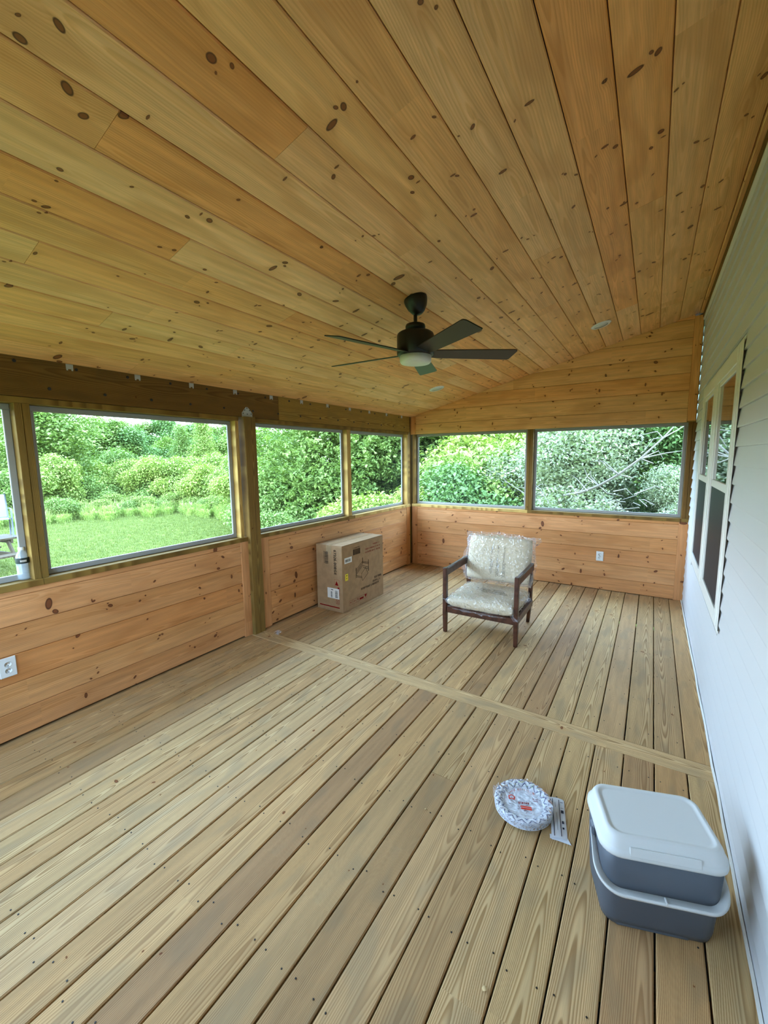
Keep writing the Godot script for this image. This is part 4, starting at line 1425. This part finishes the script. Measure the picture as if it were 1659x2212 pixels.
# ---------------------------------------------------------------- outdoors
func leaf_mesh(n: int, size: float, spread: float, slim: float, seed_: int, droop := 0.3) -> ArrayMesh:
	var r := RandomNumberGenerator.new()
	r.seed = seed_
	var st := begin()
	for i in n:
		var o := Vector3(r.randf_range(-1, 1), r.randf_range(-0.7, 0.7), r.randf_range(-1, 1)) * spread
		var d := (Vector3(r.randf_range(-1, 1), r.randf_range(-0.5, 0.35) - droop * 0.3, r.randf_range(-1, 1))).normalized()
		var s := d.cross(Vector3(r.randf_range(-0.3, 0.3), 1, r.randf_range(-0.3, 0.3))).normalized()
		var u := s.cross(d)
		var l := size * r.randf_range(0.7, 1.25)
		var w := l * slim
		var mid := o + d * l * 0.5
		tri(st, o, mid + s * w + u * w * 0.3, o + d * l - u * l * 0.12)
		tri(st, o, o + d * l - u * l * 0.12, mid - s * w + u * w * 0.3)
	st.generate_normals()
	return st.commit()

func crown(lobes: Array, count: int, leaf: ArrayMesh, seed_: int, c0: Color, c1: Color, shell := 0.4, scale_lo := 0.75, scale_hi := 1.3) -> MultiMesh:
	var r := RandomNumberGenerator.new()
	r.seed = seed_
	var mm := MultiMesh.new()
	mm.transform_format = MultiMesh.TRANSFORM_3D
	mm.use_colors = true
	mm.mesh = leaf
	mm.instance_count = count
	var weights := []
	var total := 0.0
	for l in lobes:
		total += pow(float(l[1].x) * float(l[1].y) * float(l[1].z), 0.667)
		weights.append(total)
	for i in count:
		var x := r.randf() * total
		var k := 0
		while weights[k] < x: k += 1
		var d := Vector3(r.randfn(), r.randfn(), r.randfn()).normalized()
		var p: Vector3 = lobes[k][0] + d * pow(r.randf(), shell) * lobes[k][1]
		var b := Basis(Vector3(0, 1, 0), r.randf() * TAU) * Basis(Vector3(1, 0, 0), r.randf_range(-0.6, 0.6))
		mm.set_instance_transform(i, Transform3D(b.scaled(Vector3.ONE * r.randf_range(scale_lo, scale_hi)), p))
		mm.set_instance_color(i, c0.lerp(c1, r.randf()))
	return mm

func leaf_material(called: String, c: Color) -> StandardMaterial3D:
	var m := mat(called, c, 0.6, 0.35)
	m.vertex_color_use_as_albedo = true
	m.cull_mode = BaseMaterial3D.CULL_DISABLED
	m.backlight_enabled = true
	m.backlight = Color(0.45, 0.55, 0.25)
	return m

func trunk_mesh(h: float, r0: float, branches: int, seed_: int, reach: float) -> ArrayMesh:
	var r := RandomNumberGenerator.new()
	r.seed = seed_
	var st := begin(true)
	var pts := []
	var rad := []
	for i in 7:
		var t := i / 6.0
		pts.append(Vector3(r.randf_range(-0.05, 0.05) * h * t, -0.3 + h * t, r.randf_range(-0.05, 0.05) * h * t))
		rad.append(r0 * (1.0 - 0.8 * t))
	tube(st, pts, rad, 8)
	for b in branches:
		var t := r.randf_range(0.25, 0.9)
		var i := int(t * 6.0)
		var o: Vector3 = pts[i]
		var a := r.randf() * TAU
		var d := Vector3(cos(a), r.randf_range(0.3, 1.1), sin(a)).normalized() * reach * r.randf_range(0.5, 1.0)
		tube(st, [o, o + d * 0.4 + Vector3(0, 0.05 * reach, 0), o + d], [r0 * 0.45 * (1.0 - 0.6 * t), r0 * 0.25, r0 * 0.05], 5)
	st.generate_normals()
	return st.commit()

func plant(called: String, label: String, category: String, p: Vector3, crown_: MultiMesh, m: Material, trunk: ArrayMesh, bark: Material, s: Vector3, turn: float, group: String) -> Node3D:
	var o := thing(called, label, category, p, turn, group)
	var f := MultiMeshInstance3D.new()
	f.name = "foliage"
	f.multimesh = crown_
	f.material_override = m
	f.scale = s
	o.add_child(f, true)
	tag(f, "", "", "", "stuff")
	if trunk:
		var t := part("trunk", trunk, bark, o)
		t.scale = s
	return o

# a place outdoors from its bearing (degrees left of the porch's length) and distance from the camera
func out_at(az: float, dist: float, y := GROUND) -> Vector3:
	var a := deg_to_rad(az)
	return Vector3(-sin(a) * dist, y, -cos(a) * dist)

func blob(n: int, h: float, r: float, seed_: int, low := 0.15) -> Array:
	var g := RandomNumberGenerator.new()
	g.seed = seed_
	var out := []
	for i in n:
		var t := (i + 0.5) / n
		var wide := r * (0.45 + 0.75 * sin(PI * clampf(t * 0.85 + 0.12, 0.0, 1.0)))
		var a := g.randf() * TAU
		var off := wide * g.randf_range(0.2, 0.75)
		var s := r * g.randf_range(0.34, 0.56)
		out.append([Vector3(cos(a) * off, h * (low + (1.0 - low) * t * 0.9), sin(a) * off), Vector3(s, s * 0.75, s)])
	return out

func yard() -> void:
	var g := structure("lawn", "mown green lawn around the porch", "lawn")
	var st := begin()
	var step := 5.0
	for i in range(-14, 10):
		for j in range(-14, 8):
			var a := Vector3(i * step, GROUND, j * step)
			quad(st, a, a + Vector3(step, 0, 0), a + Vector3(step, 0, step), a + Vector3(0, 0, step))
	part("turf", st, M.lawn, g)
	var bright := leaf_material("leaf_bright", Color(0.59, 0.65, 0.34))
	var mid := leaf_material("leaf_mid", Color(0.53, 0.61, 0.33))
	var deep := leaf_material("leaf_deep", Color(0.46, 0.57, 0.33))
	var yellow := leaf_material("leaf_yellow", Color(0.62, 0.67, 0.33))
	var fresh := leaf_material("leaf_fresh", Color(0.54, 0.62, 0.31))
	var silver := leaf_material("leaf_silver", Color(0.69, 0.70, 0.58))
	var straw := leaf_material("leaf_straw", Color(0.74, 0.70, 0.50))
	var c0 := Color(0.75, 0.80, 0.75)
	var c1 := Color(1.15, 1.10, 1.0)
	var leaf_big := leaf_mesh(12, 0.125, 0.20, 0.34, 1)
	var leaf_mid := leaf_mesh(14, 0.095, 0.19, 0.30, 2)
	var leaf_far := leaf_mesh(14, 0.17, 0.32, 0.34, 3)
	var leaf_small := leaf_mesh(16, 0.055, 0.13, 0.32, 4)
	# grass blades, thickest near the porch
	var tuft := begin()
	var r := RandomNumberGenerator.new()
	r.seed = 77
	for k in 7:
		var a := r.randf() * TAU
		var o := Vector3(r.randf_range(-0.05, 0.05), 0, r.randf_range(-0.05, 0.05))
		var t := Vector3(cos(a) * 0.03, r.randf_range(0.035, 0.065), sin(a) * 0.03)
		var s := Vector3(-sin(a), 0, cos(a)) * 0.005
		tri(tuft, o - s, o + t, o + s)
	tuft.generate_normals()
	var tuft_mesh := tuft.commit()
	var grass := MultiMesh.new()
	grass.transform_format = MultiMesh.TRANSFORM_3D
	grass.use_colors = true
	grass.mesh = tuft_mesh
	var n := 60000
	grass.instance_count = n
	for i in n:
		var az := r.randf_range(28.0, 80.0)
		var dist := lerpf(4.0, 22.0, pow(r.randf(), 0.7))
		var p := out_at(az, dist)
		grass.set_instance_transform(i, Transform3D(Basis(Vector3(0, 1, 0), r.randf() * TAU).scaled(Vector3.ONE * r.randf_range(0.7, 1.3)), p))
		grass.set_instance_color(i, c0.lerp(c1, r.randf()))
	var gm := leaf_material("grass_blade", Color(0.46, 0.49, 0.24))
	var gi := MultiMeshInstance3D.new()
	gi.name = "grass"
	gi.multimesh = grass
	gi.material_override = gm
	add_child(gi)
	tag(gi, "short green grass blades covering the lawn", "grass", "", "stuff")
	# tall weeds along the lawn's edge: upright stems
	var stalk := begin()
	for k in 9:
		var a := r.randf() * TAU
		var o := Vector3(r.randf_range(-0.12, 0.12), 0, r.randf_range(-0.12, 0.12))
		var t := Vector3(cos(a) * 0.16, r.randf_range(0.35, 0.75), sin(a) * 0.16)
		var s := Vector3(-sin(a), 0, cos(a)) * 0.013
		tri(stalk, o - s, o + t * 0.6, o + s)
		tri(stalk, o + t * 0.55 - s * 0.8, o + t, o + t * 0.55 + s * 0.8)
		var q := o + t * r.randf_range(0.3, 0.8)
		tri(stalk, q, q + s * 3.0 + t * 0.12, q + s * 5.0)
		tri(stalk, q, q - s * 4.0 + t * 0.1, q - s * 2.0 + t * 0.2)
	stalk.generate_normals()
	var stalk_mesh := stalk.commit()
	for kind in 2:
		var weeds := MultiMesh.new()
		weeds.transform_format = MultiMesh.TRANSFORM_3D
		weeds.use_colors = true
		weeds.mesh = stalk_mesh
		var list := []
		for i in (15000 if kind == 0 else 4200):
			var az := r.randf_range(26.0, 82.0)
			var edge := lawn_edge(az)
			var d := edge + pow(r.randf(), 1.3) * (7.0 if az > 50.0 else 6.0)
			if kind == 1:
				if az > 50.0 and not ((az > 57.5 and az < 60.5) or (az > 63.0 and az < 66.0) or az > 67.5): continue
				d = edge + r.randf_range(0.8, 3.5)
			list.append([out_at(az, d), r.randf_range(0.5, 1.15) * (0.7 if d < edge + 0.8 else 1.0)])
		weeds.instance_count = list.size()
		for i in list.size():
			weeds.set_instance_transform(i, Transform3D(Basis(Vector3(0, 1, 0), r.randf() * TAU).scaled(Vector3.ONE * float(list[i][1])), list[i][0]))
			weeds.set_instance_color(i, c0.lerp(c1, r.randf()))
		var wi := MultiMeshInstance3D.new()
		wi.name = "tall_weeds" if kind == 0 else "dry_grass"
		wi.multimesh = weeds
		wi.material_override = bright if kind == 0 else straw
		add_child(wi)
		tag(wi, "tall green weeds growing along the edge of the lawn" if kind == 0 else "pale dry grass stalks among the weeds behind the lawn", "weeds", "", "stuff")
	# prototypes
	var shrubs := []
	for k in 3: shrubs.append(crown(blob(9, 2.3, 1.35, 300 + k, 0.05), 1900, leaf_mid, 400 + k, c0, c1, 0.3))
	var bush := crown(blob(8, 1.5, 1.0, 330, 0.05), 1500, leaf_mid, 430, c0, c1, 0.3, 0.6, 1.0)
	var trees := []
	for k in 3: trees.append(crown(blob(16, 6.0, 2.2, 340 + k, 0.12), 2600, leaf_far, 440 + k, c0, c1, 0.35))
	var cone_lobes := []
	for k in 14:
		var t := k / 13.0
		var a := k * 2.4
		cone_lobes.append([Vector3(cos(a) * 0.8 * (1.0 - t), 0.7 + 4.6 * t, sin(a) * 0.8 * (1.0 - t)), Vector3.ONE * lerpf(0.95, 0.3, t)])
	var cone := crown(cone_lobes, 2200, leaf_mid, 460, c0, c1, 0.3)
	var maple := crown(blob(26, 7.5, 3.0, 350, 0.10), 6500, leaf_big, 470, c0, c1, 0.28)
	var olive := crown(blob(16, 3.6, 1.9, 360, 0.12), 5200, leaf_small, 480, Color(0.8, 0.85, 0.8), Color(1.3, 1.3, 1.2), 0.35, 0.8, 1.5)
	var trunk_small := trunk_mesh(1.6, 0.05, 5, 500, 0.7)
	var trunk_tree := trunk_mesh(5.5, 0.12, 9, 501, 1.6)
	var trunk_big := trunk_mesh(6.5, 0.2, 12, 502, 2.4)
	# the bank of shrubs behind the lawn
	for k in 34:
		var az := 47.0 + 35.0 * (k % 17) / 16.0 + r.randf_range(-0.7, 0.7)
		var row := k / 17
		var p := out_at(az, lawn_edge(az) + 3.8 + row * 4.5 + r.randf_range(-0.8, 0.8))
		var sc := r.randf_range(0.80, 1.05) * (1.0 if row == 0 else 1.15)
		var kind := r.randi() % 3
		plant("shrub", ["rounded bright green shrub", "rounded deeper green shrub", "rounded yellow green shrub"][kind] + (" bordering the weeds behind the lawn" if row == 0 else " standing before the trees behind the lawn"), "shrub", p, shrubs[k % 3], [bright, mid, yellow][kind], trunk_small, M.bark, Vector3(sc, sc * r.randf_range(0.85, 1.05), sc), r.randf() * TAU, "shrubs behind the lawn")
	# low bushes in the weeds
	for k in 22:
		var az := 48.0 + 33.0 * k / 21.0 + r.randf_range(-0.6, 0.6)
		var sc := r.randf_range(0.35, 0.62)
		var kind := r.randi() % 2
		plant("low_bush", ["low bright green bush among the weeds at the lawn's edge", "low deeper green bush among the weeds at the lawn's edge"][kind], "shrub", out_at(az, lawn_edge(az) + r.randf_range(1.0, 2.6)), bush, [bright, mid][kind], trunk_small, M.bark, Vector3(sc * 1.3, sc, sc * 1.3), r.randf() * TAU, "low bushes in the weeds")
	# trees beyond
	for k in 26:
		var az := 44.0 + 38.0 * (k % 13) / 12.0 + r.randf_range(-0.6, 0.6)
		var row := k / 13
		var p := out_at(az, 36.0 + row * 8.0 + r.randf_range(-2.0, 2.0))
		var sc := r.randf_range(0.68, 0.92) + row * 0.16
		var kind := r.randi() % 3
		plant("background_tree", ["mid green leafy tree", "fresh green leafy tree", "deep green leafy tree"][kind] + (" just beyond the shrubs" if row == 0 else " at the back of the wood"), "tree", p, trees[k % 3], [mid, fresh, deep][kind], trunk_tree, M.bark, Vector3.ONE * sc, r.randf() * TAU, "trees beyond the lawn")
	plant("conical_tree", "bright green conical young tree rising above the shrubs", "tree", out_at(55.6, 30.0), cone, bright, trunk_tree, M.bark, Vector3(0.95, 1.0, 0.95), 0.3, "")
	plant("young_tree", "paler rounded young tree beside the bright conical one", "tree", out_at(58.0, 31.0), cone, mid, trunk_tree, M.bark, Vector3(1.0, 0.85, 1.0), 1.3, "")
	plant("spreading_tree", "tall open spreading tree with sky between its branches", "tree", out_at(70.0, 27.0), crown(blob(18, 8.0, 3.4, 371, 0.3), 2200, leaf_far, 491, c0, c1, 0.5), mid, trunk_mesh(7.5, 0.13, 16, 503, 3.0), M.bark_pale, Vector3.ONE * 0.9, 0.0, "")
	# the maple and the bushes seen through the far bay
	plant("maple_tree", "large maple with hanging leafy branches beside the porch", "tree", out_at(39.5, 14.5), maple, mid, trunk_big, M.bark, Vector3(1, 1, 1), 0.5, "")
	plant("maple_tree", "second maple standing behind the large one", "tree", out_at(31.0, 16.5), maple, mid, trunk_big, M.bark, Vector3(1, 1.05, 1), 2.5, "")
	plant("yellow_bush", "yellow green bush in front of the large maple", "shrub", out_at(34.6, 10.0), bush, yellow, trunk_small, M.bark, Vector3(1.15, 1.0, 1.15), 1.0, "")
	plant("yellow_bush", "small yellow green bush beside the weeds at the maple", "shrub", out_at(38.6, 10.6), bush, yellow, trunk_small, M.bark, Vector3(0.8, 0.85, 0.8), 2.0, "")
	# the thicket behind the far wall
	for q in [[24.5, 10.0, 1.0, 0], [26.5, 9.0, 0.75, 1], [20.5, 9.2, 0.95, 2], [16.0, 10.8, 1.1, 0], [11.5, 11.0, 1.15, 1], [18.0, 12.5, 1.35, 3], [23.0, 12.8, 1.3, 3], [13.0, 12.6, 1.35, 3]]:
		plant("thicket_shrub", ["leafy green shrub in the thicket behind the far wall", "low bright bush at the foot of the thicket behind the far wall", "blue green shrub in the thicket behind the far wall", "yellow green shrub high in the thicket behind the far wall"][q[3]], "shrub", out_at(q[0], q[1]), shrubs[int(q[1]) % 3], [bright, yellow, deep, yellow][q[3]], trunk_small, M.bark, Vector3.ONE * float(q[2]), float(q[0]), "thicket behind the far wall")
	for q in [[27.0, 15.0, 1.05], [21.0, 17.0, 1.2], [15.0, 16.0, 1.15], [9.0, 17.5, 1.25], [3.0, 16.0, 1.2], [-3.0, 15.0, 1.2], [-9.0, 15.0, 1.2], [6.0, 21.0, 1.5], [-1.0, 21.0, 1.5], [13.0, 22.0, 1.5], [20.0, 23.0, 1.5], [27.0, 22.0, 1.5], [-7.0, 20.0, 1.4]]:
		plant("wood_tree", ["mid green", "deep green", "fresh green"][int(q[1]) % 3] + " tall tree closing off the wood behind the far wall", "tree", out_at(q[0], q[1]), trees[int(q[1]) % 3], [mid, deep, fresh][int(q[1]) % 3], trunk_tree, M.bark, Vector3.ONE * float(q[2]), float(q[1]), "trees behind the far wall")
	plant("silver_shrub", "silvery leaved shrub with pale foliage outside the far wall", "shrub", out_at(10.5, 9.3), olive, silver, trunk_small, M.bark_pale, Vector3(1.0, 0.95, 1.0), 0.0, "")
	plant("silver_shrub", "small silvery shrub next to the house corner outside", "shrub", out_at(-3.8, 8.6), olive, silver, trunk_small, M.bark_pale, Vector3(0.55, 0.6, 0.55), 2.0, "")
	plant("dark_bush", "dark green bushy tree right of the dead branches outside", "shrub", out_at(-0.5, 10.0), crown(blob(14, 4.2, 1.7, 372, 0.05), 3800, leaf_small, 492, c0, c1, 0.35, 1.0, 1.8), deep, trunk_small, M.bark, Vector3.ONE, 0.0, "")
	# the dead limb in front of it
	var dead := thing("dead_branch", "pale bare dead branches sprawling through the thicket behind the far wall", "branch", out_at(5.6, 7.7))
	st = begin(true)
	var limb := []
	var lr := []
	for i in 8:
		var t := i / 7.0
		limb.append(Vector3(-0.5 + 1.9 * t, 1.75 + 1.45 * t * t + 0.25 * t, 0.2 * sin(t * 4.0)))
		lr.append(0.028 * (1.0 - 0.8 * t))
	tube(st, limb, lr, 6)
	part("limb", st, M.bark_pale, dead)
	st = begin(true)
	for i in 130:
		var o := Vector3(r.randf_range(-1.3, 0.9), r.randf_range(0.2, 1.9), r.randf_range(-0.5, 0.4))
		if i < 14:
			o = limb[2 + i % 5]
		var d := Vector3(r.randf_range(-0.8, 0.9), r.randf_range(-0.35, 0.7), r.randf_range(-0.4, 0.4)) * r.randf_range(0.35, 0.8)
		var b := Vector3(r.randf_range(-0.1, 0.1), r.randf_range(-0.05, 0.12), 0)
		tube(st, [o, o + d * 0.5 + b, o + d], [0.010, 0.008, 0.003], 4)
	part("twigs", st, M.bark_pale, dead)
	part("stem", trunk_mesh(2.0, 0.05, 4, 510, 0.6), M.bark_pale, dead, at(Vector3(-0.5, 0, 0)))
	# picnic table with a patio chair on it
	var pic := thing("picnic_table", "weathered wooden picnic table standing on the lawn", "picnic table", Vector3(-12.4, GROUND, -3.05), deg_to_rad(12))
	for k in 5: plank("table_board", Vector3(-0.36 + 0.147 * k, 0.74, -0.45), Vector3(0, 0, 1), Vector3(1, 0, 0), Vector3(0, 1, 0), 1.75, 0.14, 0.038, 0.004, "deck", M.picnic, pic)
	for s in [-1.0, 1.0]:
		for k in 2: plank("bench_board", Vector3(s * 0.72 - 0.145 + 0.147 * k, 0.43, -0.45), Vector3(0, 0, 1), Vector3(1, 0, 0), Vector3(0, 1, 0), 1.75, 0.14, 0.038, 0.004, "deck", M.picnic, pic)
	for z in [-0.2, 1.05]:
		block("bench_bearer", Vector3(-0.85, 0.30, z - 0.02), Vector3(0.85, 0.39, z + 0.02), M.picnic, pic)
		block("top_bearer", Vector3(-0.36, 0.61, z - 0.02), Vector3(0.36, 0.70, z + 0.02), M.picnic, pic)
		for s in [-1.0, 1.0]:
			st = begin()
			box(st, Transform3D(Basis(Vector3(0, 0, 1), s * 0.52), Vector3(s * 0.45, 0.35, z + 0.04)), Vector3(0.09, 0.82, 0.038), 0.003)
			part("table_leg", st, M.picnic, pic)
	var ch := thing("patio_chair", "grey metal patio chair with pale sling set on the picnic table", "chair", Vector3(-12.42, GROUND + 0.748, -3.16), deg_to_rad(78))
	for s in [-1.0, 1.0]:
		st = begin(true)
		tube(st, [Vector3(s * 0.26, 0.0, 0.25), Vector3(s * 0.27, 0.30, 0.22), Vector3(s * 0.28, 0.58, 0.16), Vector3(s * 0.28, 0.62, 0.08), Vector3(s * 0.27, 0.62, -0.18)], [0.018, 0.018, 0.018, 0.018, 0.018], 6)
		part("arm_frame", st, M.steel_grey, ch)
		st = begin(true)
		tube(st, [Vector3(s * 0.25, 0.0, -0.26), Vector3(s * 0.25, 0.38, -0.12), Vector3(s * 0.24, 0.42, 0.25)], [0.016, 0.016, 0.016], 6)
		part("leg", st, M.steel_grey, ch)
		st = begin(true)
		tube(st, [Vector3(s * 0.23, 0.40, -0.12), Vector3(s * 0.23, 0.95, -0.30)], [0.016, 0.016], 6)
		part("back_frame", st, M.steel_grey, ch)
	st = begin()
	box(st, Transform3D(Basis(Vector3(1, 0, 0), deg_to_rad(-18)), Vector3(0, 0.68, -0.21)), Vector3(0.46, 0.54, 0.012), 0.004)
	part("sling_back", st, M.sling, ch)
	st = begin()
	box(st, at(Vector3(0, 0.405, 0.06)), Vector3(0.46, 0.012, 0.42), 0.004)
	part("sling_seat", st, M.sling, ch)

func lawn_edge(az: float) -> float:
	# where the mown grass ends, by bearing
	var ripple := 0.5 * sin(az * 1.3) + 0.4 * sin(az * 3.1 + 1.0)
	return ripple + lerpf(8.2, 21.0, smoothstep(42.0, 60.0, az))
